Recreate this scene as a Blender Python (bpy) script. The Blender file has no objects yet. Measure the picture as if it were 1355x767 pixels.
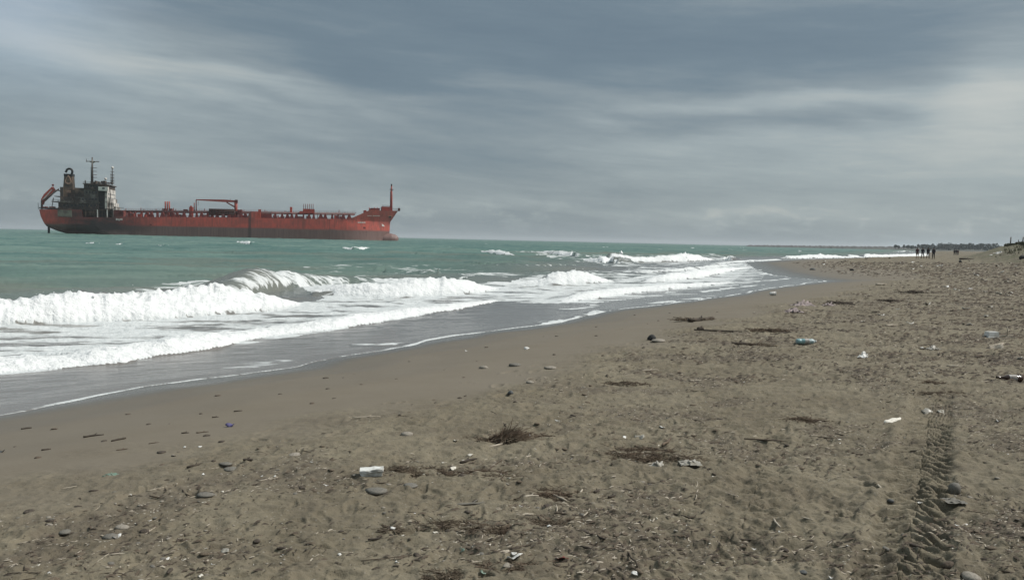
import bpy, bmesh, math, random
import numpy as np
from mathutils import Vector, Matrix

# ------------------------------------------------------------------ camera
FPX, CXP, CYP = 1063.0, 677.5, 383.5
CAM_H = 2.2
PITCH = math.atan(66.0 / FPX)
ROLL = math.radians(1.295)
fw = np.array([0, math.cos(PITCH), -math.sin(PITCH)])
up0 = np.array([0, math.sin(PITCH), math.cos(PITCH)])
rt0 = np.array([1.0, 0, 0])
rt = math.cos(ROLL) * rt0 + math.sin(ROLL) * up0
up = -math.sin(ROLL) * rt0 + math.cos(ROLL) * up0
S = bpy.context.scene
cam_d = bpy.data.cameras.new('camera')
cam = bpy.data.objects.new('camera', cam_d)
S.collection.objects.link(cam)
m = Matrix(((rt[0], up[0], -fw[0], 0), (rt[1], up[1], -fw[1], 0), (rt[2], up[2], -fw[2], CAM_H), (0, 0, 0, 1)))
cam.matrix_world = m
cam_d.sensor_width = 36.0
cam_d.lens = FPX / 1355.0 * 36.0
cam_d.clip_start = 0.05
cam_d.clip_end = 60000
S.camera = cam
S.view_settings.view_transform = 'Standard'
S.view_settings.look = 'None'
S.view_settings.gamma = 1
S.view_settings.exposure = 0.5
S.render.resolution_x, S.render.resolution_y = 1024, 579

# ------------------------------------------------------------------ node helpers
class NT:
    def __init__(s, tree): s.t = tree; s.n = tree.nodes; s.l = tree.links; s.n.clear()
    def add(s, typ, **kw):
        nd = s.n.new(typ)
        for k, v in kw.items():
            if k.startswith('i_'):
                key = k[2:].replace('_', ' ')
                s.plug(nd.inputs[key], v)
            else: setattr(nd, k, v)
        return nd
    def plug(s, inp, v):
        if isinstance(v, bpy.types.NodeSocket): s.l.new(v, inp)
        else: inp.default_value = v
    def math(s, op, a, b=0.0, c=None, clamp=False):
        nd = s.n.new('ShaderNodeMath'); nd.operation = op; nd.use_clamp = clamp
        s.plug(nd.inputs[0], a); s.plug(nd.inputs[1], b)
        if c is not None: s.plug(nd.inputs[2], c)
        return nd.outputs[0]
    def mix(s, f, a, b):
        nd = s.n.new('ShaderNodeMix'); nd.data_type = 'RGBA'
        s.plug(nd.inputs[0], f)
        for i, v in ((6, a), (7, b)):
            if isinstance(v, (tuple, list)) and len(v) == 3: v = (*v, 1)
            s.plug(nd.inputs[i], v)
        return nd.outputs[2]
    def noise(s, vec, scale, detail=3, rough=0.5, dist=0.0):
        nd = s.n.new('ShaderNodeTexNoise')
        if vec is not None: s.l.new(vec, nd.inputs['Vector'])
        nd.inputs['Scale'].default_value = scale; nd.inputs['Detail'].default_value = detail
        nd.inputs['Roughness'].default_value = rough; nd.inputs['Distortion'].default_value = dist
        return nd.outputs['Fac']
    def sstep(s, x, a, b):
        nd = s.n.new('ShaderNodeMapRange'); nd.interpolation_type = 'SMOOTHSTEP'
        s.plug(nd.inputs[0], x); s.plug(nd.inputs[1], a); s.plug(nd.inputs[2], b)
        return nd.outputs[0]
    def mapping(s, vec, scale=(1, 1, 1), rot=(0, 0, 0), loc=(0, 0, 0)):
        nd = s.n.new('ShaderNodeMapping'); s.l.new(vec, nd.inputs[0])
        nd.inputs['Scale'].default_value = scale; nd.inputs['Rotation'].default_value = rot; nd.inputs['Location'].default_value = loc
        return nd.outputs[0]
    def attr(s, name):
        nd = s.n.new('ShaderNodeAttribute'); nd.attribute_name = name
        return nd.outputs['Fac']

# ------------------------------------------------------------------ sky and sun
SUN_AZ, SUN_EL = math.radians(82), math.radians(51)
W = bpy.data.worlds.new("World"); S.world = W; W.use_nodes = True
n = NT(W.node_tree)
geo = n.add('ShaderNodeTexCoord').outputs['Generated']
sep = n.add('ShaderNodeSeparateXYZ'); n.l.new(geo, sep.inputs[0])
az = n.math('ARCTAN2', sep.outputs[0], sep.outputs[1])
el = n.math('ARCSINE', sep.outputs[2])
comb = n.add('ShaderNodeCombineXYZ', i_X=az, i_Y=n.math('ADD', el, n.math('MULTIPLY', az, 0.055)), i_Z=n.math('MULTIPLY', sep.outputs[1], 0.6)).outputs[0]
warp1 = n.noise(n.mapping(comb, (2.2, 7, 1)), 1.0, 4, 0.55)
warp2 = n.noise(n.mapping(comb, (5, 22, 1), loc=(3, 1, 0)), 1.0, 4, 0.6)
azw = n.math('ADD', az, n.math('MULTIPLY', n.math('SUBTRACT', warp1, 0.5), 0.30))
elw = n.math('ADD', el, n.math('ADD', n.math('MULTIPLY', n.math('SUBTRACT', warp1, 0.5), 0.06),
             n.math('MULTIPLY', n.math('SUBTRACT', warp2, 0.5), 0.035)))
def blob(px, py, wx, wy, tilt=0.0):
    a0 = math.atan((px - CXP) / FPX); hor = 302.2 + 0.0226 * px
    e0 = math.atan((hor - py) / FPX * math.cos(a0))
    sa, se = wx / FPX, wy / FPX
    da = n.math('SUBTRACT', azw, a0)
    de = n.math('ADD', n.math('SUBTRACT', elw, e0), n.math('MULTIPLY', da, tilt))
    q = n.math('ADD', n.math('POWER', n.math('ABSOLUTE', n.math('DIVIDE', da, sa)), 2.0), n.math('POWER', n.math('ABSOLUTE', n.math('DIVIDE', de, se)), 2.0))
    return n.math('EXPONENT', n.math('MULTIPLY', q, -1.0))
streak = n.noise(n.mapping(comb, (1.7, 13, 1), loc=(7, 2, 0)), 1.0, 9, 0.60, 0.35)
fine = n.noise(n.mapping(comb, (6, 44, 1), loc=(1, 5, 0)), 1.0, 8, 0.66, 0.2)
puff = n.noise(n.mapping(comb, (26, 60, 1)), 1.0, 6, 0.6)
lum = n.math('ADD', n.math('MULTIPLY', n.math('SUBTRACT', streak, 0.5), 0.75), n.math('MULTIPLY', n.math('SUBTRACT', fine, 0.5), 0.62))
lowb = n.math('MULTIPLY', n.math('MULTIPLY', n.sstep(el, 0.004, 0.02), n.sstep(el, 0.06, 0.03)), n.sstep(puff, 0.50, 0.66))
lum = n.math('ADD', lum, n.math('MULTIPLY', lowb, 0.16))
for (px, py, wx, wy, tilt, a) in [
    (150, 88, 210, 20, 0.10, 0.30), (330, 105, 150, 13, 0.12, 0.24), (60, 60, 160, 60, 0.1, 0.22), (300, 135, 120, 10, 0.1, 0.18),
    (1030, 130, 190, 12, 0.02, 0.36), (840, 150, 60, 8, 0.1, 0.22), (1330, 120, 70, 60, 0.0, 0.50), (1180, 220, 260, 70, 0.0, 0.26), (1230, 300, 220, 40, 0, 0.12),
    (960, 288, 110, 9, 0.02, 0.22), (1000, 185, 230, 22, 0.0, 0.20), (30, 20, 90, 60, 0.0, 0.25), (1200, 20, 140, 40, 0, -0.04), (660, 275, 70, 10, 0, 0.12),
    (640, 30, 250, 60, 0.05, -0.27), (1000, 70, 240, 38, 0.0, -0.26), (500, 95, 120, 30, 0.1, -0.22), (1150, 155, 170, 14, 0.05, -0.18), (700, 110, 150, 8, 0.06, 0.10), (560, 128, 110, 7, 0.08, 0.12), (900, 225, 150, 9, 0, 0.10),
    (60, 165, 200, 22, 0.05, -0.08), (250, 215, 300, 45, 0.0, 0.16), (250, 10, 160, 25, 0.1, -0.15), (650, 200, 260, 40, 0.0, -0.08), (330, 125, 100, 8, 0.1, -0.12)]:
    lum = n.math('ADD', lum, n.math('MULTIPLY', blob(px, py, wx, wy, tilt), a))
ramp = n.add('ShaderNodeValToRGB')
n.l.new(n.sstep(lum, -0.9, 0.95), ramp.inputs[0])
cr = ramp.color_ramp
K = 10.0 / 1.414
cols = [(0.0, (0.115, 0.165, 0.21)), (0.30, (0.165, 0.222, 0.262)), (0.5, (0.240, 0.292, 0.318)), (0.72, (0.34, 0.395, 0.41)), (1.0, (0.54, 0.56, 0.53))]
for i, (p, c) in enumerate(cols):
    e = cr.elements[i] if i < 2 else cr.elements.new(p)
    e.position = p; e.color = (*c, 1)
cr.elements[0].position = 0
scl = n.add('ShaderNodeVectorMath', operation='SCALE'); n.l.new(ramp.outputs[0], scl.inputs[0])
# the cloud layer is brightened well above the horizon, out of view, to light the scene
scl.inputs['Scale'].default_value = K
lift = n.math('ADD', K, n.math('MULTIPLY', n.sstep(el, 0.35, 1.3), K * 0.9))
n.l.new(lift, scl.inputs['Scale'])
sky = n.add('ShaderNodeTexSky', sky_type='NISHITA', sun_disc=False, sun_elevation=SUN_EL, sun_rotation=SUN_AZ)
sky.dust_density = 2.0
gap = n.math('MULTIPLY', blob(20, 15, 110, 80), 0.35)
cloudf = n.math('SUBTRACT', 0.93, gap)
colr = n.mix(cloudf, sky.outputs[0], scl.outputs[0])
bg = n.add('ShaderNodeBackground', i_Strength=0.1); n.l.new(colr, bg.inputs[0])
wo = n.add('ShaderNodeOutputWorld'); n.l.new(bg.outputs[0], wo.inputs[0])

sun_d = bpy.data.lights.new('sun', 'SUN'); sun = bpy.data.objects.new('sun', sun_d); S.collection.objects.link(sun)
sun_d.energy = 2.9; sun_d.angle = math.radians(7); sun_d.color = (1.0, 0.965, 0.91)
sd = Vector((math.sin(SUN_AZ) * math.cos(SUN_EL), math.cos(SUN_AZ) * math.cos(SUN_EL), math.sin(SUN_EL)))
sun.rotation_euler = sd.to_track_quat('Z', 'Y').to_euler()

# ------------------------------------------------------------------ generic helpers
C = S.collection
def tag(o, label=None, cat=None, group=None, kind=None):
    if label: o['label'] = label
    if cat: o['category'] = cat
    if group: o['group'] = group
    if kind: o['kind'] = kind
    return o
def link(name, me, mat=None, parent=None):
    o = bpy.data.objects.new(name, me); C.objects.link(o)
    if mat and not me.materials: me.materials.append(mat)
    if parent: o.parent = parent
    return o
def empty(name, loc=(0, 0, 0), rz=0, **kw):
    o = bpy.data.objects.new(name, None); C.objects.link(o); o.location = loc; o.rotation_euler = (0, 0, rz)
    o.empty_display_size = 0.2
    return tag(o, **kw)
def copy_tree(o, parent=None):
    c = o.copy(); C.objects.link(c); c.parent = parent
    for ch in list(o.children): copy_tree(ch, c)
    return c
def mesh_np(name, v, f, smooth=True):
    """v (N,3), f (M,k)"""
    v = np.asarray(v, np.float32); f = np.asarray(f, np.int32)
    me = bpy.data.meshes.new(name)
    me.vertices.add(len(v)); me.vertices.foreach_set('co', v.ravel())
    k = f.shape[1]
    me.loops.add(f.size); me.loops.foreach_set('vertex_index', f.ravel())
    me.polygons.add(len(f)); me.polygons.foreach_set('loop_start', np.arange(0, f.size, k, dtype=np.int32))
    me.polygons.foreach_set('loop_total', np.full(len(f), k, np.int32))
    me.update(calc_edges=True)
    if smooth: me.polygons.foreach_set('use_smooth', np.ones(len(f), bool))
    return me
def attr(me, name, vals):
    a = me.attributes.new(name, 'FLOAT', 'POINT'); a.data.foreach_set('value', np.asarray(vals, np.float32))
class MB:
    """collects simple shapes into one mesh"""
    def __init__(s): s.v = []; s.f = []
    def add(s, vs, fs):
        b = len(s.v); s.v += [tuple(p) for p in vs]; s.f += [tuple(i + b for i in q) for q in fs]; return s
    def box(s, x0, x1, y0, y1, z0, z1, taper=0.0):
        t = taper
        return s.add([(x0, y0, z0), (x1, y0, z0), (x1, y1, z0), (x0, y1, z0), (x0 + t, y0 + t, z1), (x1 - t, y0 + t, z1), (x1 - t, y1 - t, z1), (x0 + t, y1 - t, z1)],
                     [(0, 3, 2, 1), (4, 5, 6, 7), (0, 1, 5, 4), (1, 2, 6, 5), (2, 3, 7, 6), (3, 0, 4, 7)])
    def tube(s, pts, r, k=6):
        pts = [Vector(p) for p in pts]; rs = r if isinstance(r, (list, tuple)) else [r] * len(pts)
        ring = []; nx = None
        for i, p in enumerate(pts):
            d = (pts[min(i + 1, len(pts) - 1)] - pts[max(i - 1, 0)]).normalized()
            if nx is None:
                a = Vector((0, 0, 1)) if abs(d.z) < 0.9 else Vector((1, 0, 0))
                nx = d.cross(a).normalized()
            nx = (nx - d * nx.dot(d)).normalized(); ny = d.cross(nx)
            ring.append([p + (nx * math.cos(2 * math.pi * j / k) + ny * math.sin(2 * math.pi * j / k)) * rs[i] for j in range(k)])
        vs = [q for rr in ring for q in rr]; fs = []
        for i in range(len(pts) - 1):
            for j in range(k):
                a, b = i * k + j, i * k + (j + 1) % k
                fs.append((a, b, b + k, a + k))
        fs.append(tuple(reversed(range(k)))); fs.append(tuple(range((len(pts) - 1) * k, len(pts) * k)))
        return s.add(vs, fs)
    def prism(s, poly, y0, y1):
        """poly in xz, extruded along y"""
        k = len(poly)
        vs = [(x, y0, z) for x, z in poly] + [(x, y1, z) for x, z in poly]
        fs = [tuple(range(k)), tuple(reversed(range(k, 2 * k)))] + [(i, i + k, (i + 1) % k + k, (i + 1) % k) for i in range(k)]
        return s.add(vs, fs)
    def sphere(s, c, r, seg=10, rin=6):
        vs = []; rx, ry, rz = r if isinstance(r, (tuple, list)) else (r, r, r)
        for i in range(rin + 1):
            th = math.pi * i / rin
            for j in range(seg):
                ph = 2 * math.pi * j / seg
                vs.append((c[0] + rx * math.sin(th) * math.cos(ph), c[1] + ry * math.sin(th) * math.sin(ph), c[2] + rz * math.cos(th)))
        fs = [(i * seg + j, (i + 1) * seg + j, (i + 1) * seg + (j + 1) % seg, i * seg + (j + 1) % seg) for i in range(rin) for j in range(seg)]
        return s.add(vs, fs)
    def mesh(s, name, smooth=False, fix=True):
        me = bpy.data.meshes.new(name); me.from_pydata(s.v, [], s.f); me.update()
        if fix:
            bm = bmesh.new(); bm.from_mesh(me); bmesh.ops.remove_doubles(bm, verts=bm.verts, dist=1e-5)
            bmesh.ops.recalc_face_normals(bm, faces=bm.faces); bm.to_mesh(me); bm.free()
        if smooth:
            me.polygons.foreach_set('use_smooth', np.ones(len(me.polygons), bool))
        return me
    def build(s, name, mat, parent=None, smooth=False):
        return link(name, s.mesh(name, smooth), mat, parent)

rs = np.random.RandomState(7)
PERM = rs.permutation(512).astype(np.int64); PERM = np.concatenate([PERM, PERM, PERM])
GR = rs.rand(512) * 2 * math.pi; GX, GY = np.cos(GR), np.sin(GR)
def pn(x, y, seed=0):
    x = x + seed * 17.31; y = y - seed * 9.77
    xi = np.floor(x).astype(np.int64); yi = np.floor(y).astype(np.int64)
    fx = x - xi; fy = y - yi; xi &= 511; yi &= 511; x1 = (xi + 1) & 511; y1 = (yi + 1) & 511
    def g(ix, iy, dx, dy):
        h = PERM[PERM[ix] + iy]; return GX[h] * dx + GY[h] * dy
    u = fx * fx * fx * (fx * (fx * 6 - 15) + 10); v = fy * fy * fy * (fy * (fy * 6 - 15) + 10)
    a = g(xi, yi, fx, fy); b = g(x1, yi, fx - 1, fy); c = g(xi, y1, fx, fy - 1); d = g(x1, y1, fx - 1, fy - 1)
    return ((a + u * (b - a)) * (1 - v) + (c + u * (d - c)) * v) * 1.5
def fbm(x, y, o=3, seed=0, g=0.5):
    r = 0; a = 1.0; f = 1.0
    for i in range(o):
        r = r + a * pn(x * f, y * f, seed + i * 3); a *= g; f *= 2.03
    return r
def ss(x, a, b):
    t = np.clip((x - a) / (b - a), 0, 1); return t * t * (3 - 2 * t)
def ray(px, py):
    return fw + (px - CXP) / FPX * rt + (CYP - py) / FPX * up
def flat(px, py, z=0.0):
    d = ray(px, py); t = (z - CAM_H) / d[2]; return d[0] * t, d[1] * t
def pl_dist(P, pts):
    """signed distance (left of travel positive), arc length at foot, index+frac"""
    pts = np.asarray(pts, float); best = np.full(len(P), 1e18); sd_ = np.zeros(len(P)); al = np.zeros(len(P)); ix = np.zeros(len(P))
    L = 0
    for i in range(len(pts) - 1):
        a, b = pts[i], pts[i + 1]; e = b - a; le = np.hypot(*e)
        w = P - a; t = np.clip((w @ e) / le ** 2, 0, 1)
        q = w - t[:, None] * e; dd = np.hypot(q[:, 0], q[:, 1])
        cr_ = e[0] * w[:, 1] - e[1] * w[:, 0]
        mk = dd < best
        best[mk] = dd[mk]; sd_[mk] = (np.sign(cr_) * dd)[mk]; al[mk] = (L + t * le)[mk]; ix[mk] = (i + t)[mk]
        L += le
    return sd_, al, ix

# ------------------------------------------------------------------ shoreline (edge of the swash on the sand), travelling away from the camera
sh_px = [(-260, 590), (0, 548), (100, 528.5), (199, 511), (299, 498), (399, 485), (450, 473), (530, 459), (616, 443), (709, 431),
         (745, 425), (787, 415), (800, 411), (850, 406), (915, 398), (979, 389), (1031, 380), (1095, 371.5)]
SH = [(-30, -60), (-14, -8)] + [flat(a, b, 0.2) for a, b in sh_px] + [(17.9, 52), (18.9, 61), (21.6, 72), (27, 94), (42, 123), (64, 152), (98, 200), (119, 232), (215, 420), (470, 900), (760, 1400), (1500, 3200), (4200, 9000)]
SH = np.array(SH)
def shore_d(x, y):
    d, al, ix = pl_dist(np.stack([x, y], 1), SH)
    return -d          # positive on land (right of travel)
def base_sand(x, y, d):
    near = ss(y, 40, 60); far = ss(y, 85, 130)
    wlen = 4.6 + 10 * near * (1 - ss(y, 100, 160))            # the cusp beyond is a broad low flat
    h = 0.2 + 0.42 * ss(d, -0.6, wlen + 1.0) + 0.10 * ss(d, wlen, wlen + 6)
    h = np.where(d < 0, 0.2 + 0.06 * d + 0.0 * h, np.maximum(0.2 + .025 * np.minimum(d, 1), h - 0.42 * ss(0.0, -0.6, 5.6) * (1 - ss(d, 0, 2))))
    h = np.maximum(h, -1.6)
    h = h + ss(d, 4, 9) * (0.10 * ss(y, 60, 120) + 0.05 * fbm(x * 0.07, y * 0.07, 2, 5))
    # dune along the back of the beach
    xt = np.where(y > 150, 82 + (y - 150) * 0.62, np.where(y > 100, 57 + (y - 100) * 0.5, 57 + (y - 100) * 0.35))
    e = x - xt
    fade = 1 - 0.45 * ss(y, 190, 320)
    h = h + (2.45 * ss(e, 0, 11) + 2.6 * ss(e, 12.2, 17)) * fade * ss(y, 20, 90) * (1 + 0.12 * fbm(x * 0.12, y * 0.12, 3, 9)) * (d > 0)
    return h, e

# ------------------------------------------------------------------ sand sheet
def drop_rows(h, d0, d1, step):
    k = int((d0 - d1) / step); dr = np.linspace(d0, d1, k); return h * FPX / dr
rowsY = np.concatenate([np.linspace(-12, 2.6, 12), np.linspace(2.8, 3.4, 10), drop_rows(1.55, 482, 12, 0.78), np.geomspace(139, 3000, 70)])
tc = np.concatenate([np.linspace(-2.6, -0.70, 24)[:-1], np.linspace(-0.70, 0.70, 1240), np.linspace(0.70, 2.6, 24)[1:]])
YY, TT = np.meshgrid(rowsY, tc, indexing='ij')
EFF = np.sqrt(YY ** 2 + 2.0)
XX = TT * EFF
nr, nc = YY.shape
x = XX.ravel(); y = YY.ravel()
d = shore_d(x, y)
hb, edune = base_sand(x, y, d)
rb = d + 0.9 * fbm(x * 0.35, y * 0.35, 3, 2) + 0.3 * pn(x * 1.3, y * 1.3, 4)
near = ss(y, 40, 60) * (1 - ss(y, 100, 160))
bound = 4.1 + 6.0 * near
rough = ss(rb, bound - 0.5, bound + 0.7)
patch = ss(fbm(x * 0.22, y * 0.22, 3, 21) + 0.12, -0.35, 0.45)             # trampled and smoother places
xs_, ys_ = x, y
n1 = fbm(x * 2.3, y * 2.9, 3, 31)
lump = -np.abs(n1) * 0.055 + 0.012
n2 = fbm(x * 6.0 + 0.6 * n1, y * 8.0, 3, 37)
n3 = np.abs(fbm(x * 13, y * 17, 2, 41))
h = hb + rough * ((0.24 + 0.36 * patch) * lump - 0.020 * np.maximum(0, np.abs(fbm(x * 4.2, y * 6.5, 3, 57)) - .05) * 1.6 + 0.016 * n2 * (0.4 + patch * 0.6) - 0.012 * n3 * (.4 + .6 * patch)) + 0.035 * rough * fbm(x * 0.55, y * 0.7, 2, 43)
lowl = (1 - ss(d - y * .0, 5.0, 8.5)) * (1 - ss(y, 9, 14)); h -= (h - hb) * 0.35 * lowl * rough
h += (1 - rough) * 0.004 * fbm(x * 1.2, y * 1.2, 2, 47) * (d > 0)
# little scarp where the rough sand starts
h += rough * 0.02 * (1 - ss(rb, bound + 0.2, bound + 2.5))
sc_ = np.maximum(1, y / 22.0)
h += rough * 0.03 * np.minimum(sc_ - 1, 2.5) * (-np.abs(fbm(x * 1.0, y * 0.8, 2, 53)) * 1.3)
H = h.reshape(nr, nc)
def win(cx, cy, r):
    r0 = np.searchsorted(rowsY, cy - r); r1 = np.searchsorted(rowsY, cy + r)
    ef = math.sqrt(cy ** 2 + 2)
    w = r / max(1.0, abs(cy) - r if abs(cy) > r else 1) * 1.6
    c0 = np.searchsorted(tc, cx / ef - w - abs(cx) * 0.02); c1 = np.searchsorted(tc, cx / ef + w + abs(cx) * 0.02)
    return slice(r0, r1 + 1), slice(c0, c1 + 1)
R2 = random.Random(11)
DD = d.reshape(nr, nc); RR = rough.reshape(nr, nc)
def stamp_foot(cx, cy, ang, L=0.27, Wd=0.10, dep=0.032, soft=1.0):
    dep *= 0.85
    a, b = win(cx, cy, 0.35)
    X = XX[a, b] - cx; Y = YY[a, b] - cy
    u = (X * math.cos(ang) + Y * math.sin(ang)) / (L / 2); v = (-X * math.sin(ang) + Y * math.cos(ang)) / (Wd / 2)
    v = v * (1 + 0.25 * np.clip(u, -1, 1))
    q = np.sqrt(u * u + v * v)
    H[a, b] += -dep * (1 - ss(q, 0.55, 1.05)) + dep * 0.45 * np.exp(-((q - 1.25) / 0.25) ** 2)
trails = []
for k in range(34):
    px = R2.uniform(250, 1500); Y0 = math.exp(R2.uniform(math.log(3.2), math.log(26)))
    X0 = (px - 677) / FPX * Y0; ang = R2.choice([R2.gauss(1.05, 0.25), R2.gauss(-2.1, 0.3), R2.uniform(-3, 3)])
    ns = R2.randint(8, 26)
    for i in range(ns):
        s_ = 1 if i % 2 else -1
        cx = X0 + math.cos(ang) * 0.62 * i + s_ * 0.10 * -math.sin(ang) + R2.gauss(0, .03)
        cy = Y0 + math.sin(ang) * 0.62 * i + s_ * 0.10 * math.cos(ang) + R2.gauss(0, .03)
        if cy < 2.5 or cy > 34: continue
        if (cx + 5.8) * .88 - (cy - 9) * .47 < 4.4: continue
        stamp_foot(cx, cy, ang + R2.gauss(0, .12), 0.29, 0.12, R2.uniform(0.008, 0.022))
        ang += R2.gauss(0, 0.03)
for k in range(900):   # stray scuffs and hoof-like dents
    Y0 = math.exp(R2.uniform(math.log(3.2), math.log(24))); X0 = R2.uniform(-0.5, 0.72) * Y0
    if (X0 + 5.8) * .88 - (Y0 - 9) * .47 < 4.6: continue
    stamp_foot(X0, Y0, R2.uniform(-3, 3), R2.uniform(.08, .26), R2.uniform(.04, .09), R2.uniform(0.005, 0.015))
# tyre tracks: lugs pressed into the sand
def track(pts_px, width, pitch, dep, z=0.66):
    pts = np.array([flat(a, b, z) for a, b in pts_px])
    a0 = np.searchsorted(rowsY, pts[:, 1].min() - .3); a1 = np.searchsorted(rowsY, pts[:, 1].max() + .3)
    P = np.stack([XX[a0:a1].ravel(), YY[a0:a1].ravel()], 1)
    s_, al, ix = pl_dist(P, pts)
    tot = np.hypot(*np.diff(pts, axis=0).T).sum()
    s_ = s_ + 0.012 * pn(al * 3, al * 0, 3)
    endf = ss(al, 0.0, 0.15) * (1 - ss(al, tot * .45, tot) ** .7)
    s_ = s_ + .018 * pn(P[:, 0] * 4, P[:, 1] * 4, 13); inside = 1 - ss(np.abs(s_), width / 2 - 0.06, width / 2 + 0.02)
    side = np.sign(s_)
    ph = al / pitch + 0.5 * (side > 0) + np.abs(s_) / pitch * 0.55 + 0.16 * pn(P[:, 0] * 4, P[:, 1] * 4, 8)
    tri = np.abs((ph % 1) - 0.5) * 2
    lug = ss(tri, 0.30, 0.62)
    wob = 0.88 + 0.65 * fbm(P[:, 0] * 4, P[:, 1] * 4, 2, 61)
    dz = -dep * inside * (0.08 + 1.0 * lug * np.clip(wob, 0.1, 1.3)) + dep * 0.55 * np.clip(.5 + pn(P[:, 0] * 6, P[:, 1] * 6, 9) * 1.5, 0, 1.3) * np.exp(-((np.abs(s_) - width / 2 - 0.04) / 0.05) ** 2)
    dz += inside * 0.006 * pn(P[:, 0] * 18, P[:, 1] * 18, 3)
    H[a0:a1] += (dz * endf).reshape(H[a0:a1].shape)
track([(1176, 800), (1192, 747), (1203, 708), (1211, 673), (1220, 614), (1228, 564), (1236, 520), (1242, 490)], 0.40, 0.092, 0.040)
track([(790, 790), (818, 752), (835, 728)], 0.22, 0.06, 0.016)
track([(960, 720), (985, 690), (1000, 640), (1012, 600), (1020, 565), (1030, 535)], 0.34, 0.11, 0.016)
h = H.ravel()

def gz(cx, cy):
    i = int(np.clip(np.searchsorted(rowsY, cy) - 1, 0, nr - 2)); fy = (cy - rowsY[i]) / (rowsY[i + 1] - rowsY[i])
    t = cx / math.sqrt(cy * cy + 2)
    j = int(np.clip(np.searchsorted(tc, t) - 1, 0, nc - 2)); fx = (t - tc[j]) / (tc[j + 1] - tc[j])
    return float((H[i, j] * (1 - fx) + H[i, j + 1] * fx) * (1 - fy) + (H[i + 1, j] * (1 - fx) + H[i + 1, j + 1] * fx) * fy)
def on_sand(px, py):
    """where the sight line of a photo pixel meets the modelled sand"""
    dr = ray(px, py); ys = np.geomspace(2.5, 400, 900)
    zp = None
    for Y in ys:
        t = Y / dr[1]; X = dr[0] * t; Z = CAM_H + dr[2] * t; g = gz(X, Y)
        if Z <= g:
            lo, hi = zp or Y, Y
            for _ in range(12):
                mid = (lo + hi) / 2; t = mid / dr[1]
                if CAM_H + dr[2] * t <= gz(dr[0] * t, mid): hi = mid
                else: lo = mid
            t = hi / dr[1]; return Vector((dr[0] * t, hi, gz(dr[0] * t, hi)))
        zp = Y
    t = 120 / dr[1]; return Vector((dr[0] * t, 120, gz(dr[0] * t, 120)))

keep = (DD > -9)
fk = keep[:-1, :-1] & keep[1:, :-1] & keep[:-1, 1:] & keep[1:, 1:]
idx = np.arange(nr * nc).reshape(nr, nc)
F = np.stack([idx[:-1, :-1][fk], idx[:-1, 1:][fk], idx[1:, 1:][fk], idx[1:, :-1][fk]], 1)
used = np.zeros(nr * nc, bool); used[F.ravel()] = True
remap = np.cumsum(used) - 1
sand_me = mesh_np('sand_beach', np.stack([x, y, h], 1)[used], remap[F])
wl_ = d + 0.25 * pn(x * .6, y * .6, 3); wet = (.62 * (1 - ss(wl_, 0.10, 0.7 + 5 * near)) + .22 * (1 - ss(wl_ + .2 * pn(x * .4, y * .4, 6), 1.1 + 5 * near, 1.5 + 6 * near)) + .16 * (1 - ss(wl_ + .3 * pn(x * .3, y * .3, 7), 2.2, 3.0)))
attr(sand_me, 'wet', wet[used]); attr(sand_me, 'rough', rough[used])
attr(sand_me, 'dune', ss(edune, -2, 6)[used])
litterf = rough * ss(fbm(x * 0.8, y * 1.0, 4, 71) + 0.25 * fbm(x * .2, y * .2, 2, 73), 0.05, 0.6)
attr(sand_me, 'litter', litterf[used])

M = {}
def newmat(name):
    mt = bpy.data.materials.new(name); mt.use_nodes = True; M[name] = mt
    return mt, NT(mt.node_tree)
mt, n = newmat('sand')
pos = n.add('ShaderNodeNewGeometry').outputs['Position']
a_wet, a_r, a_l, a_d = n.attr('wet'), n.attr('rough'), n.attr('litter'), n.attr('dune')
g1 = n.noise(pos, 1.1, 4, 0.6); g2 = n.noise(pos, 9, 4, 0.65); g3 = n.noise(pos, 120, 3, 0.7); g4 = n.noise(pos, 400, 2, 0.6)
dry = n.mix(n.sstep(g1, 0.3, 0.7), (0.139, 0.115, 0.077), (0.194, 0.166, 0.115))
dry = n.mix(n.math('MULTIPLY', n.sstep(g2, 0.45, 0.72), 0.45), dry, (0.085, 0.073, 0.056))
gm = n.noise(n.mapping(pos, (1, .8, 1)), 3.2, 5, 0.7); dry = n.mix(n.math('MULTIPLY', n.sstep(gm, 0.50, 0.66), 0.50), dry, (0.092, 0.074, 0.052)); dry = n.mix(n.math('MULTIPLY', n.sstep(gm, 0.42, 0.30), 0.35), dry, (0.225, 0.198, 0.145))
smooth_c = n.mix(n.sstep(g1, 0.3, 0.7), (0.152, 0.128, 0.096), (0.168, 0.143, 0.109))
c = n.mix(a_r, smooth_c, dry)
c = n.mix(n.math('MULTIPLY', a_l, n.math('ADD', 0.25, n.math('MULTIPLY', n.sstep(g2, 0.35, 0.65), 0.5))), c, (0.082, 0.064, 0.048))
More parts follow.
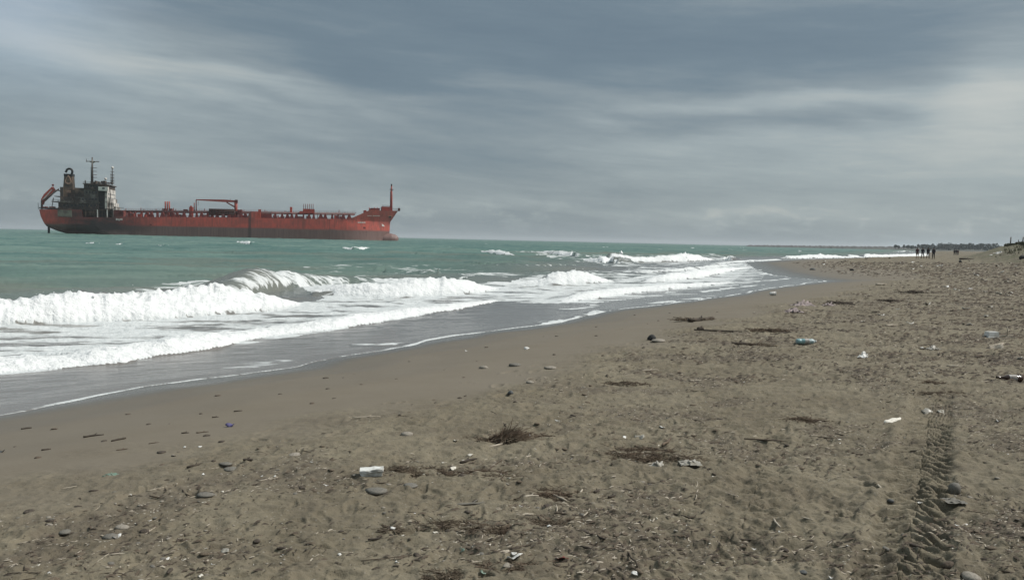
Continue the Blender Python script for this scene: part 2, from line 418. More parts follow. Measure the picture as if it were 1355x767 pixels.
# grains and crumbs of shell and bark
vor = n.add('ShaderNodeTexVoronoi', feature='F1'); n.l.new(pos, vor.inputs[0]); vor.inputs['Scale'].default_value = 55
vcol = n.add('ShaderNodeSeparateColor'); n.l.new(vor.outputs['Color'], vcol.inputs[0])
dot = n.math('LESS_THAN', vor.outputs['Distance'], 0.33)
pale = n.math('MULTIPLY', n.math('MULTIPLY', dot, n.math('GREATER_THAN', vcol.outputs[0], 0.90)), a_r)
dark = n.math('MULTIPLY', n.math('MULTIPLY', dot, n.math('LESS_THAN', vcol.outputs[0], 0.16)), a_r)
c = n.mix(n.math('MULTIPLY', pale, n.math('ADD', 0.25, n.math('MULTIPLY', a_l, 0.6))), c, (0.36, 0.33, 0.28))
c = n.mix(n.math('MULTIPLY', dark, 0.75), c, (0.04, 0.032, 0.024))
c = n.mix(n.math('MULTIPLY', n.sstep(g3, 0.3, 0.75), 0.30), c, (0.21, 0.19, 0.15))
c = n.mix(n.math('MULTIPLY', n.sstep(g4, 0.55, 0.35), 0.35), c, (0.075, 0.066, 0.05))
c = n.mix(n.math('MULTIPLY', a_d, n.sstep(n.noise(pos, 0.35, 5, 0.65), 0.42, 0.6)), c, (0.085, 0.088, 0.048))
c = n.mix(n.math('MULTIPLY', a_wet, 0.72), c, (0.060, 0.054, 0.046))
p = n.add('ShaderNodeBsdfPrincipled'); n.l.new(c, p.inputs['Base Color'])
n.l.new(n.math('SUBTRACT', 0.92, n.math('MULTIPLY', a_wet, 0.68)), p.inputs['Roughness'])
n.l.new(n.math('ADD', 0.2, n.math('MULTIPLY', a_wet, 0.4)), p.inputs['Specular IOR Level'])
bh = n.math('ADD', n.math('MULTIPLY', g2, 0.010), n.math('ADD', n.math('MULTIPLY', g3, 0.0035), n.math('MULTIPLY', g4, 0.0010)))
bh = n.math('ADD', n.math('MULTIPLY', bh, n.math('ADD', 0.15, n.math('MULTIPLY', a_r, 1.0))), n.math('MULTIPLY', n.noise(pos, 28, 4, 0.6), n.math('MULTIPLY', a_r, 0.010)))
bp = n.add('ShaderNodeBump', i_Strength=0.9, i_Distance=1.0); n.l.new(bh, bp.inputs['Height'])
n.l.new(bp.outputs[0], p.inputs['Normal'])
o_ = n.add('ShaderNodeOutputMaterial'); n.l.new(p.outputs[0], o_.inputs[0])
sand = link('sand_beach', sand_me, M['sand']); sand['kind'] = 'structure'

# ------------------------------------------------------------------ sea
ry = [5.0]
while ry[-1] < 18000:
    Y = ry[-1]
    px_step = 0.85 * Y * Y / (CAM_H * FPX)
    lim = 0.62 if Y < 125 else (0.62 + (Y - 125) * 0.0065 if Y < 560 else Y * 0.05)
    ry.append(Y + max(0.012, min(px_step, lim)))
rY = np.array([-40, -20, -8, 0, 3, 4] + ry)
tcs = np.concatenate([np.linspace(-4, -0.70, 30)[:-1], np.linspace(-0.70, 0.64, 1010), np.linspace(0.64, 2.0, 14)[1:]])
WY, WT = np.meshgrid(rY, tcs, indexing='ij'); WX = WT * np.sqrt(WY ** 2 + 2.0)
wr, wc = WY.shape
x = WX.ravel(); y = WY.ravel(); P = np.stack([x, y], 1)
d = shore_d(x, y)
dl_ = d + (0.16 + 0.004 * np.maximum(y, 0)) * pn(x * .45, y * .45, 120) + 0.05 * pn(x * 1.7, y * 1.7, 121); dt = d.copy(); d = np.where(y < 200, dl_, d)
off = -d
swd = ss(off, 3, 16)
# swell with crests at a slant to the beach, broken up by noise
ca, sa = math.cos(math.radians(28)), math.sin(math.radians(28))
u = x * ca + y * sa; v = -x * sa + y * ca
ph = 1.6 * fbm(x * .03, y * .03, 2, 81)
amp = swd * (0.6 + 0.5 * fbm(x * .02, y * .03, 2, 83))
zw = amp * (0.19 * np.sin(v * 2 * math.pi / 13 + ph * 2) + 0.07 * np.sin((v + .35 * u) * 2 * math.pi / 6.3 + ph * 3))
zw += swd * 0.17 * fbm(u * 0.16, v * 0.42, 3, 85) + ss(off, 1, 6) * 0.035 * fbm(u * 0.8, v * 1.9, 3, 87) * (1 - ss(y, 150, 400))
zw += ss(off, 20, 60) * 0.10 * fbm(u * 0.05, v * 0.13, 2, 89)
farfade = 1 - ss(y, 900, 4000) * 0.9
zw *= farfade
swash = 0.2 * np.exp(np.minimum(d, 0) / 6)
hs_ = np.where(dt < 0, .2 + .06 * dt, .2 + .025 * dt); z = np.where(d < 0, np.maximum(swash + zw, hs_ + .004 + .02 * ss(off, 0, .5)), hs_ - 0.004 - 0.35 * d)
z += 0.006 * fbm(u * 1.4, v * 4.0, 2, 91) * ss(off, 0.3, 2) * (y < 80)

foam = np.zeros(len(x)); thick = np.zeros(len(x))
def zone(poly, val, feather=1.5):
    """foam cover inside a px polygon lying on the water"""
    pw = np.array([flat(a, b, 0.1) for a, b in poly])
    inside = np.zeros(len(x), bool); j = len(pw) - 1
    for i in range(len(pw)):
        xi, yi = pw[i]; xj, yj = pw[j]
        cnd = ((yi > y) != (yj > y)) & (x < (xj - xi) * (y - yi) / (yj - yi + 1e-12) + xi)
        inside ^= cnd; j = i
    return inside
wob = 0.6 * fbm(x * 0.5, y * 0.5, 3, 95)
lace = fbm(x * 0.40 + y * .06, y * 1.7 - x * .25, 4, 97)
lace2 = fbm(u * 0.18, v * 0.6, 3, 99)
for poly, cov in [
    ([(-400, 500), (-300, 430), (0, 425), (200, 418), (390, 401), (450, 388), (540, 385), (660, 384), (760, 400), (700, 398), (662, 398), (450, 437), (290, 462), (100, 490), (0, 499)], 0.66),
    ([(390, 375), (540, 366), (650, 372), (700, 366), (760, 372), (880, 362), (965, 350), (1000, 352), (960, 378), (890, 384), (800, 394), (755, 400), (700, 398), (660, 398), (600, 392), (430, 392)], 0.62),
    ([(680, 332), (730, 334), (790, 338), (945, 336), (985, 345), (960, 356), (850, 358), (800, 350), (740, 342)], 0.40),
    ([(600, 362), (760, 358), (960, 350), (960, 356), (850, 366), (700, 368)], 0.45),
    ([(640, 398), (756, 390), (880, 392), (790, 402), (720, 402)], 0.52),
    ([(900, 360), (985, 346), (1004, 352), (1014, 364), (1004, 374), (970, 379), (925, 385), (880, 388)], 0.50), ([(330, 352), (640, 356), (640, 366), (420, 364)], 0.20), ([(820, 392), (930, 384), (1010, 374), (990, 380), (900, 395)], .28),
    ([(170, 374), (330, 366), (420, 362), (330, 378), (180, 386)], 0.40),
    ([(430, 345), (560, 348), (640, 350), (600, 362), (450, 362)], 0.24)]:
    ins = zone(poly, cov)
    foam = np.where(ins, np.maximum(foam, np.clip(cov + 0.07 + 0.36 * lace + 0.20 * lace2, 0, 1)), foam)
breakers = [  # toe points (px,py,height px), how far the foam trails back (in heights), strength, thickness
    ([(-240, 447, 34), (-100, 435, 35), (0, 428, 36), (50, 426, 31), (100, 424, 35), (200, 419, 33), (280, 413, 35), (340, 409, 38), (370, 405, 21), (398, 401, 3)], 2.4, 1.0, 1.0),
    ([(300, 390, 8), (340, 386, 20), (380, 380, 26), (410, 376, 22), (440, 373, 12), (500, 370, 5), (560, 368, 3)], 2.2, 0.60, 0.4),
    ([(-240, 520, 15), (-100, 506, 15), (0, 497, 24), (60, 493, 22), (100, 489, 18), (170, 484, 24), (185, 477, 19), (240, 470, 17), (290, 462, 20), (325, 452, 14), (400, 442, 13), (450, 436, 13), (516, 424, 12), (580, 414, 10), (620, 408, 9), (662, 397, 3)], 6.5, 1.0, 0.95),
    ([(410, 388, 6), (450, 389, 14), (500, 391, 18), (560, 391, 20), (600, 389, 22), (635, 386, 18), (660, 381, 3)], 2.8, 0.95, 0.9),
    ([(640, 374, 3), (690, 376, 7), (735, 377, 13), (775, 376, 18), (795, 374, 13), (812, 371, 2)], 2.4, 1.0, 0.9),
    ([(752, 401, 4), (785, 396, 9), (815, 391, 9), (850, 387, 9), (890, 383, 7), (930, 379, 6), (970, 374, 2)], 4.0, 0.95, 0.8),
    ([(860, 372, 3), (890, 371, 8), (930, 366.5, 9), (960, 361, 7), (994, 355, 2)], 4.0, 0.95, 0.8),
    ([(950, 350, 2), (975, 348.2, 3), (1000, 346.7, 3), (1035, 344.8, 2)], 5.0, 0.9, 0.5),
    ([(770, 344, 2), (785, 346, 8), (800, 347, 10), (815, 346, 6), (830, 346, 12), (845, 346, 7), (870, 346, 7), (900, 346, 8), (915, 346, 10), (930, 345, 9), (947, 344, 2)], 2.2, 1.0, 0.9),
    ([(946, 343, 2), (958, 343.8, 6), (966, 343.6, 4), (974, 343, 1)], 2.2, 1.0, 0.9),
    ([(636, 332, 1), (650, 335, 5), (664, 337.5, 5), (680, 338.5, 1)], 2.0, 1.0, 0.6),
    ([(703, 333, 1), (725, 335, 4), (743, 338.5, 7), (755, 339.5, 7), (768, 339.5, 1)], 1.6, 0.85, 0.6),
    ([(533, 359, 1), (550, 360, 5), (572, 361, 9), (588, 360, 1)], 1.8, 0.62, 0.5),
    ([(446, 328, 1), (465, 330, 4), (480, 330, 4), (493, 328, 1)], 2.0, 0.95, 0.5),
    ([(312, 320, 1), (322, 322.5, 4), (330, 323.5, 4), (338, 323, 1)], 2.0, 1.0, 0.5),
    ([(112, 321.2, 1), (122, 322, 3), (136, 322, 1)], 2.0, 0.8, 0.4),
    ([(152, 323, 1), (158, 323.5, 3), (166, 323, 1)], 2.0, 0.8, 0.4),
    ([(195, 324, 1), (215, 325.5, 2.5), (232, 325, 1)], 2.0, 0.5, 0.4),
    ([(235, 373, 1), (250, 373.6, 4.5), (265, 373, 1)], 2.0, 0.8, 0.4),
    ([(640, 352, 3), (670, 353, 6), (700, 353, 5), (740, 352, 5), (765, 350, 2)], 1.2, 0.5, 0.4),
    ([(560, 380, 2), (640, 362, 3), (720, 364, 4), (800, 362, 3)], 2.0, 0.6, 0.3),
    ([(840, 360, 2), (900, 358, 4), (950, 354, 4), (985, 350, 2)], 2.5, 0.8, 0.5),
    ([(1030, 342.5, 2), (1045, 343, 5), (1065, 343, 5), (1090, 342.7, 6), (1110, 342, 5), (1126, 341.6, 2)], 2.5, 1.0, 0.8),
    ([(1126, 341.5, 1), (1134, 341.5, 5), (1144, 341, 1)], 2.5, 1.0, 0.8),
    ([(1146, 341, 2), (1158, 341, 5.5), (1175, 340.8, 4), (1190, 340.4, 4), (1215, 339.8, 4), (1250, 338.5, 3)], 2.5, 1.0, 0.8),
    ([(975, 327.6, .5), (980, 328, 2), (986, 327.8, .5)], 2, 0.9, 0.4), ([(912, 328.4, .5), (917, 328.8, 2), (922, 328.6, .5)], 2, 0.9, 0.4),
    ([(1052, 334, .5), (1058, 334.4, 2.4), (1064, 334.2, .5)], 2, 0.9, 0.4), ([(1180, 333.4, 1), (1196, 334, 3), (1210, 334, 1)], 2, 0.9, 0.4),
    ([(40, 346, .5), (70, 349, 3), (120, 350, 2), (150, 349, .5)], 3, 0.0, 0.0), ([(600, 345, .5), (640, 348, 4), (690, 347, 4), (720, 345, .5)], 2, 0.12, 0.0),
    ([(0, 372, 1), (90, 366, 4), (200, 364, 3), (300, 360, 1)], 3, 0.0, 0.0), ([(420, 352, 1), (500, 356, 5), (560, 352, 3), (600, 350, 1)], 2, 0.3, 0.0),
    ([(60, 312, .3), (200, 315, 1.2), (300, 317, 1.2), (420, 319, .3)], 2, 0.0, 0.0)]
Rw = random.Random(5)
for k in range(26):     # scattered whitecaps far out
    px = Rw.uniform(-40, 1150); hor = 302.2 + .0226 * px; dr = math.exp(Rw.uniform(math.log(6.2), math.log(26)))
    if px > 900 and dr > 12: continue
    w = Rw.uniform(3, 12)
    breakers.append(([(px - w, hor + dr - .3, .3), (px, hor + dr, Rw.uniform(.8, 1.8) * (1 + dr / 26)), (px + w, hor + dr - .1, .3)], 2, Rw.uniform(.3, .8), 0.3))
bil3 = fbm(x * 9, y * 9, 2, 119); bil = np.abs(fbm(x * 1.5, y * 1.5, 3, 101)); bil2 = np.abs(fbm(x * 4.2, y * 4.2, 3, 103))
edge_l = fbm(x * .28, y * .28, 2, 104); top_n = np.abs(fbm(x * 1.9, y * 1.9, 3, 109)); edge_n = fbm(x * 1.1, y * 1.1, 3, 105); edge_f = fbm(x * 3.5, y * 3.5, 2, 107)
Z0 = z.copy()
for pts, trail, st, th in breakers:
    pw = np.array([flat(a, b, 0.10) for a, b, c_ in pts]); Hm = np.array([c_ for a, b, c_ in pts]) * pw[:, 1] / FPX
    hm = Hm.max(); R_ = hm * (trail + 6) + 1.0
    mk = (x > pw[:, 0].min() - R_) & (x < pw[:, 0].max() + R_) & (y > pw[:, 1].min() - R_) & (y < pw[:, 1].max() + R_)
    ii = np.where(mk)[0]
    if not len(ii): continue
    s_, al, ix = pl_dist(P[ii], pw)
    dist_sc = np.clip(pw[:, 1].mean() / 30, 0.6, 3)
    hh = np.interp(ix, range(len(Hm)), Hm)
    tot = np.hypot(*np.diff(pw, axis=0).T).sum()
    # beyond the ends the foot distance is radial: fade out
    endd = np.where((al <= 1e-6) | (al >= tot - 1e-6), np.abs(s_), 0)
    ef = np.exp(-(endd / (hh * 1.2 + .05)) ** 2)
    s2 = s_ + hh * 0.55 * edge_l[ii] + np.minimum(hh, .3) * (.20 * edge_n[ii] + 0.10 * edge_f[ii])
    w1 = 1.7 * hh + 0.05
    tt_ = np.clip(s2 / w1, 0, 1); rise = np.sqrt(np.maximum(1 - (1 - tt_) ** 2, 0)) * (1 - th * .35) + ss(tt_, 0, 1) * th * .35
    back = np.exp(-(np.maximum(s2 - w1, 0) / (1.15 * hh * (1 + trail * 0.35) + .1)) ** 2)
    crest = 1 + 0.22 * edge_l[ii] + tt_ ** 2 * th * (0.16 * edge_n[ii] + .10 * edge_f[ii])
    prof = hh * rise * back * ef * crest
    wmask = (rise * back * ef) 
    z[ii] = np.maximum(z[ii], Z0[ii] * (1 - 0.7 * wmask) + prof)
    z[ii] += th * wmask * np.minimum(hh, .8) * (0.20 * (bil[ii] - .25) + 0.085 * (bil2[ii] - .2) + .02 * bil3[ii])
    if st > 0:
        fr = ss(s2, -0.05 * hh, 0.10 * hh)
        bk = 1 - ss(s2, hh * trail * 0.45, hh * (trail + 1.2))
        fv = st * fr * bk * ef * np.where(hh > .02, 1, 0)
        foam[ii] = np.maximum(foam[ii], np.clip(fv * (1.0 if st > .9 else (1 + .5 * lace[ii])), 0, 1) * 1.0)
        thick[ii] = np.maximum(thick[ii], th * fr * bk * ef * (0.5 + 0.5 * back))
# no foam cover right in the swash, but a bright seam at its edge
in_sw = ss(off, 0, 0.12)
seamw = (0.020 + 0.0026 * np.maximum(y, 0)) * np.clip(.85 + .9 * pn(x * .7, y * .7, 31), .25, 1.6)
seam = (1 - ss(np.abs(off - 0.03 + 0.02 * pn(x * 2, y * 2, 2)), seamw * 0.7, seamw * 1.9)) * (0.75 + 0.25 * pn(x * .9, y * .9, 12))
swl = ss(fbm(x * .5, y * .5, 3, 111), .18, .5) * ss(off, .1, .5) * (1 - ss(off, .6, 1.6)) * .55
foam = np.maximum(foam, np.maximum(seam * 0.95, 0.0)); foam = np.maximum(foam, swl * (y > 12))
# a few thin lips of foam lying in the swash
for pts in ([(478, 458), (500, 459.5), (530, 458)], [(745, 410), (768, 409), (787, 407), (783, 400), (770, 398), (762, 401)], [(860, 403), (900, 399), (935, 396)], [(720, 431), (760, 425), (790, 414)], [(1005, 362), (1030, 366), (1040, 364)], [(965, 372), (1000, 371.5), (1045, 369)], [(930, 386), (975, 380), (1010, 377)], [(990, 351), (1010, 353), (1025, 357)]):
    pw = np.array([flat(a, b, 0.15) for a, b in pts]); mk = (x > pw[:, 0].min() - 2) & (x < pw[:, 0].max() + 2) & (y > pw[:, 1].min() - 3) & (y < pw[:, 1].max() + 3)
    ii = np.where(mk)[0]; s_, al, ix = pl_dist(P[ii], pw); wd = 0.10 + 0.006 * pw[:, 1].mean()
    q = (1 - ss(np.abs(s_ + .10 * edge_f[ii] + .12 * edge_n[ii]), wd * .35, wd * 1.3)) * np.clip(.75 + .6 * edge_n[ii], 0, 1)
    foam[ii] = np.maximum(foam[ii], q); z[ii] += 0.02 * q
depthc = ss(off + 2.5 * fbm(x * .08, y * .12, 2, 113), 4, 26)
silt_b = .60 * (1 - ss(off + 6 * fbm(x * .05, y * .1, 2, 133), 10, 55)); silt = np.clip(silt_b + ss(fbm(u * .05, v * .09, 3, 117), .0, .6) * (1 - ss(off, 25, 90)), 0, 1)
keep = (d < 0.9).reshape(wr, wc)
fk = keep[:-1, :-1] & keep[1:, :-1] & keep[:-1, 1:] & keep[1:, 1:]
idx = np.arange(wr * wc).reshape(wr, wc)
F = np.stack([idx[:-1, :-1][fk], idx[:-1, 1:][fk], idx[1:, 1:][fk], idx[1:, :-1][fk]], 1)
used = np.zeros(wr * wc, bool); used[F.ravel()] = True; remap = np.cumsum(used) - 1
sea_me = mesh_np('sea_water', np.stack([x, y, z], 1)[used], remap[F])
for nm, val in (('foam', np.clip(foam, 0, 1)), ('thick', np.clip(thick, 0, 1)), ('deep', depthc), ('silt', silt)): attr(sea_me, nm, val[used])

cand = np.where((thick > .45) & (z > Z0 + .30) & (y < 130) & (d < -1))[0]
r_ = np.random.RandomState(17); sp_v = []
wgt = (z[cand] - Z0[cand]); pick = cand[r_.rand(len(cand)) < np.clip((wgt - .35) * .35, 0, .25) * np.clip(y[cand] / 60, .25, 1)]
pick = pick[r_.permutation(len(pick))[:5000]]
cs = np.stack([x[pick] + r_.normal(0, .06, len(pick)), y[pick] + r_.normal(0, .06, len(pick)), z[pick] + r_.exponential(.055, len(pick))], 1)
szs = (.006 + r_.exponential(.007, len(pick)))[:, None] * np.clip(y[pick] / 22, .8, 4)[:, None]
tet = np.array([[1, 0, -.6], [-.5, .87, -.6], [-.5, -.87, -.6], [0, 0, 1]])
V = (cs[:, None, :] + tet[None] * szs[:, :, None]).reshape(-1, 3); b_ = np.arange(len(pick))[:, None] * 4
spray_me = mesh_np('sea_spray', V, np.concatenate([b_ + q for q in ([0, 2, 1], [0, 1, 3], [1, 2, 3], [2, 0, 3])]), False)
mt, n = newmat('spray'); p = n.add('ShaderNodeBsdfPrincipled', i_Roughness=.8); p.inputs['Base Color'].default_value = (.8, .81, .81, 1); o_ = n.add('ShaderNodeOutputMaterial'); n.l.new(p.outputs[0], o_.inputs[0])
spray = link('sea_spray', spray_me, M['spray']); spray['kind'] = 'stuff'
mt, n = newmat('sea')
pos = n.add('ShaderNodeNewGeometry').outputs['Position']
dist = n.add('ShaderNodeCameraData').outputs['View Distance'] if False else None
a_f, a_t, a_dp, a_s = n.attr('foam'), n.attr('thick'), n.attr('deep'), n.attr('silt')
rotp = n.mapping(pos, (1, 1, 1), (0, 0, math.radians(-28)))
st1 = n.mapping(n.mapping(pos, (1, 1, 1), (0, 0, math.radians(-9))), (0.42, 2.1, 1))
f1 = n.noise(st1, 1.5, 7, 0.64, 0.7); f2 = n.noise(st1, 6.0, 6, 0.66, 0.5); f3 = n.noise(n.mapping(rotp, (0.06, 0.3, 1)), 1.0, 4, 0.6)
nn = n.math('ADD', n.math('MULTIPLY', n.math('ADD', n.math('MULTIPLY', n.math('SUBTRACT', f1, .5), 2.2), .5), 0.6), n.math('MULTIPLY', n.math('ADD', n.math('MULTIPLY', n.math('SUBTRACT', f2, .5), 1.8), .5), 0.4))
fac = n.math('SUBTRACT', n.math('MULTIPLY', a_f, 1.0), n.math('MULTIPLY', n.math('SUBTRACT', 1.0, n.sstep(a_f, 0.7, 1.0)), n.math('SUBTRACT', nn, 0.05)))
fac = n.sstep(fac, 0.04, 0.26)
deepc = n.mix(n.sstep(f3, 0.35, 0.65), (0.070, 0.142, 0.122), (0.148, 0.226, 0.186))
deepc = n.mix(n.math('MULTIPLY', a_s, 0.75), deepc, (0.150, 0.155, 0.120))
wc_ = n.mix(a_dp, (0.172, 0.160, 0.147), deepc)
wcol = n.mix(n.math('MULTIPLY', n.sstep(n.noise(rotp, 0.012, 3, 0.5), 0.35, 0.65), 0.35), wc_, (0.045, 0.11, 0.105))
wcol = n.mix(a_dp, wc_, wcol)
bumph = n.math('ADD', n.math('MULTIPLY', n.noise(n.mapping(rotp, (0.6, 2.2, 1)), 1.6, 5, 0.6), 0.05), n.math('MULTIPLY', n.noise(n.mapping(rotp, (0.5, 1.6, 1)), 9, 3, 0.5), 0.006))
bumph = n.math('MULTIPLY', bumph, n.math('ADD', 0.45, n.math('MULTIPLY', a_dp, 2.2)))
bw = n.add('ShaderNodeBump', i_Strength=1.0, i_Distance=1.0); n.l.new(bumph, bw.inputs['Height'])
dif = n.add('ShaderNodeBsdfDiffuse'); n.l.new(wcol, dif.inputs[0]); n.l.new(bw.outputs[0], dif.inputs['Normal'])
gl = n.add('ShaderNodeBsdfGlossy', i_Roughness=0.16); n.l.new(bw.outputs[0], gl.inputs['Normal'])
fr = n.add('ShaderNodeFresnel', i_IOR=1.33); n.l.new(bw.outputs[0], fr.inputs['Normal'])
cap = n.math('MINIMUM', fr.outputs[0], n.math('SUBTRACT', 0.74, n.math('MULTIPLY', a_dp, 0.46)))
ms = n.add('ShaderNodeMixShader'); n.l.new(cap, ms.inputs[0]); n.l.new(dif.outputs[0], ms.inputs[1]); n.l.new(gl.outputs[0], ms.inputs[2])
fcol = n.mix(n.math('MULTIPLY', a_t, 0.8), (0.60, 0.62, 0.615), (0.78, 0.78, 0.77))
fcol = n.mix(n.math('MULTIPLY', n.sstep(f2, 0.60, 0.35), n.math('SUBTRACT', 0.62, n.math('MULTIPLY', a_t, 0.22))), fcol, (0.44, 0.46, 0.45))
fd = n.add('ShaderNodeBsdfPrincipled', i_Roughness=0.85); n.l.new(fcol, fd.inputs['Base Color'])
fd.inputs['Subsurface Weight'].default_value = 0.0
fb = n.add('ShaderNodeBump', i_Strength=0.85, i_Distance=1.0)
n.l.new(n.math('ADD', n.math('MULTIPLY', n.noise(pos, 3.5, 5, 0.62), 0.14), n.math('MULTIPLY', n.noise(pos, 18, 4, 0.6), 0.02)), fb.inputs['Height'])
n.l.new(fb.outputs[0], fd.inputs['Normal'])
mf = n.add('ShaderNodeMixShader'); n.l.new(fac, mf.inputs[0]); n.l.new(ms.outputs[0], mf.inputs[1]); n.l.new(fd.outputs[0], mf.inputs[2])
o_ = n.add('ShaderNodeOutputMaterial'); n.l.new(mf.outputs[0], o_.inputs[0])
sea = link('sea_water', sea_me, M['sea']); sea['kind'] = 'structure'

# ------------------------------------------------------------------ simple materials
def simple(name, col, col2=None, scale=3.0, rough=0.7, amt=(0.4, 0.65), spec=0.3, bump=0.0, stretch=(1, 1, 1), detail=4, trans=0.0, alpha=1.0, metallic=0.0, coord='Object'):
    mt, n = newmat(name)
    tcn = n.add('ShaderNodeTexCoord').outputs[coord]
    v = n.mapping(tcn, stretch)
    f = n.noise(v, scale, detail, 0.6)
    c = n.mix(n.sstep(f, *amt), col, col2 or tuple(q * 0.7 for q in col))
    p = n.add('ShaderNodeBsdfPrincipled', i_Roughness=rough, i_Metallic=metallic); n.l.new(c, p.inputs['Base Color'])
    p.inputs['Specular IOR Level'].default_value = spec
    if trans: p.inputs['Transmission Weight'].default_value = trans
    if alpha < 1: p.inputs['Alpha'].default_value = alpha
    if bump:
        b = n.add('ShaderNodeBump', i_Strength=0.6, i_Distance=bump); n.l.new(f, b.inputs['Height']); n.l.new(b.outputs[0], p.inputs['Normal'])
    o = n.add('ShaderNodeOutputMaterial'); n.l.new(p.outputs[0], o.inputs[0])
    return mt
simple('burnt', (0.050, 0.042, 0.037), (0.17, 0.115, 0.085), 0.35, 0.8, (0.45, 0.7))
simple('burnt_pale', (0.075, 0.064, 0.055), (0.27, 0.25, 0.22), 0.30, 0.8, (0.48, 0.72), stretch=(1, 1, 0.5))
simple('stained_white', (0.58, 0.56, 0.51), (0.10, 0.085, 0.075), 0.30, 0.6, (0.40, 0.68), stretch=(1, 1, 0.45))
simple('ship_red', (0.36, 0.070, 0.048), (0.23, 0.052, 0.040), 0.5, 0.55, (0.35, 0.7))
simple('ship_bright', (0.46, 0.085, 0.055), (0.36, 0.07, 0.05), 0.6, 0.55)
simple('ship_dark_red', (0.17, 0.045, 0.038), (0.10, 0.032, 0.03), 0.6, 0.6)
simple('pipe_grey', (0.13, 0.09, 0.085), (0.22, 0.10, 0.09), 0.4, 0.5)
simple('black', (0.012, 0.012, 0.013), (0.025, 0.022, 0.02), 1.0, 0.5)
simple('pale_paint', (0.62, 0.60, 0.56), (0.45, 0.40, 0.36), 1.0, 0.5)
simple('funnel_tan', (0.17, 0.115, 0.075), (0.050, 0.040, 0.034), 0.30, 0.7, (0.38, 0.62), stretch=(1, 1, 0.7))
simple('mark_tan', (0.40, 0.26, 0.19), (0.26, 0.17, 0.12), 1.0, 0.7)
simple('hose_dark', (0.045, 0.034, 0.030), (0.09, 0.06, 0.05), 0.7, 0.8)
simple('glass_dark', (0.02, 0.022, 0.025), (0.01, 0.01, 0.012), 1.0, 0.2, spec=0.5)
simple('plate_grey', (0.17, 0.165, 0.13), (0.09, 0.075, 0.06), 0.4, 0.7)

# ------------------------------------------------------------------ the tanker
PSI, YS = math.radians(14), 448.0
SX0 = (50 - CXP) / FPX * YS
KS = 0.445
ship = empty('tanker_ship', (SX0, YS, 0), PSI, label='fire-blackened red tanker aground off the beach with scorched bridge and funnel', cat='ship')
def sx(px, yl=0.0):
    t = (px - CXP) / FPX; cp, sp_ = math.cos(PSI), math.sin(PSI); return (t * (YS + yl * cp) - SX0 + yl * sp_) / (cp - t * sp_)
def px_of(xm):
    return CXP + FPX * (SX0 + xm * math.cos(PSI)) / (YS + xm * math.sin(PSI))
def sz(px, py, yl=0.0): return CAM_H + (302.2 + .0226 * px - py) / FPX * (YS + sx(px, yl) * math.sin(PSI) + yl * math.cos(PSI))
BEAM = 28.0
LS = sx(528.8)
# hull
def deck_z(xm):
    px = px_of(xm)
    pts = [(50, 277), (108, 277.6), (108.6, 287.3), (150.5, 288), (151, 278.6), (163, 278.8), (163.6, 286.8), (200, 287.2), (250, 287.3), (333, 288.2), (333.5, 280.6), (344, 280.8), (344.5, 288.6), (400, 289.4), (449, 289.9), (468, 289.8), (474, 287.6), (491, 277.0), (500, 277.3), (503, 278.4), (529, 278.2)]
    py = np.interp(px, [p[0] for p in pts], [p[1] for p in pts]); return sz(px, py)
def x_stem(z): return np.interp(z, [-3, 5.5, 11.5, 19.5], [LS - 5.8, LS - 5.5, LS - 5.3, LS])
def x_stern(z): return np.interp(z, [-3, 0.3, 2.0, 4.2, 9.5, 15], [24, 11.5, 6.5, 2.8, 0.8, 0.0])
us = sorted(set([0, .002, .006, .012, .02, .03, .045, .06, .08, .10, .12] + [sx(p) / LS for p in (107.9, 108.7, 150.4, 151.1, 163, 163.7, 332.9, 333.6, 344, 344.6, 468, 474, 482, 491, 500, 503)] + list(np.linspace(.14, .98, 46)) + [.985, .99, .995, 1.0]))
NZ = 12
def half_b(u, zf, z):
    st = np.interp(z, [-3, 1, 6, 14], [3, 7, 11.5, 12.8]); b = BEAM / 2
    s_ = st + (b - st) * min(1, u / 0.14) ** 0.6
    if u > .80:
        q = (u - .80) / .20; pw_ = np.interp(z, [0, 12, 19], [2.8, 2.4, 2.8]); s_ = b * (1 - q ** pw_)
    return max(s_, 0.05)
hv = []; hf = []
for sgn in (-1, 1):
    base = len(hv)
    for u in us:
        zt = deck_z(u * LS)
        for j in range(NZ + 1):
            zz = -2.5 + (zt + 2.5) * j / NZ
            xx_ = x_stern(zz) + u * (x_stem(zz) - x_stern(zz))
            hv.append((xx_, BEAM / 2 + sgn * half_b(u, j / NZ, zz), zz))
    for i in range(len(us) - 1):
        for j in range(NZ):
            a = base + i * (NZ + 1) + j
            q = (a, a + NZ + 1, a + NZ + 2, a + 1)
            hf.append(q if sgn < 0 else q[::-1])
half = len(us) * (NZ + 1)
for i in range(len(us) - 1):
    a = i * (NZ + 1) + NZ; b = a + NZ + 1
    hf.append((a, b, b + half, a + half))
for j in range(NZ):
    hf.append((j, j + 1, j + 1 + half, j + half))
hull_mb = MB(); hull_mb.v = hv; hull_mb.f = hf
hull_mb.tube([(LS - 22, 14, -1.5), (LS - 14, 14, -.2), (LS - 9, 14, .4), (LS - 4.5, 14, .5), (LS - 2.2, 14, .4), (LS - 1.0, 14, .3), (LS - .3, 14, .1), (LS, 14, 0)], [2.5, 4.0, 4.3, 4.1, 3.6, 2.9, 1.8, .3], 20)
mt, n = newmat('hull')
tco = n.add('ShaderNodeTexCoord').outputs['Object']; sp = n.add('ShaderNodeSeparateXYZ'); n.l.new(tco, sp.inputs[0])
X_, Z_ = sp.outputs[0], sp.outputs[2]
big = n.noise(n.mapping(tco, (.06, .06, .12)), 1.0, 5, .65); mid = n.noise(n.mapping(tco, (.5, .5, .22)), 1.0, 4, .6); vert = n.noise(n.mapping(tco, (1.1, 1, .06)), 1.0, 3, .6)
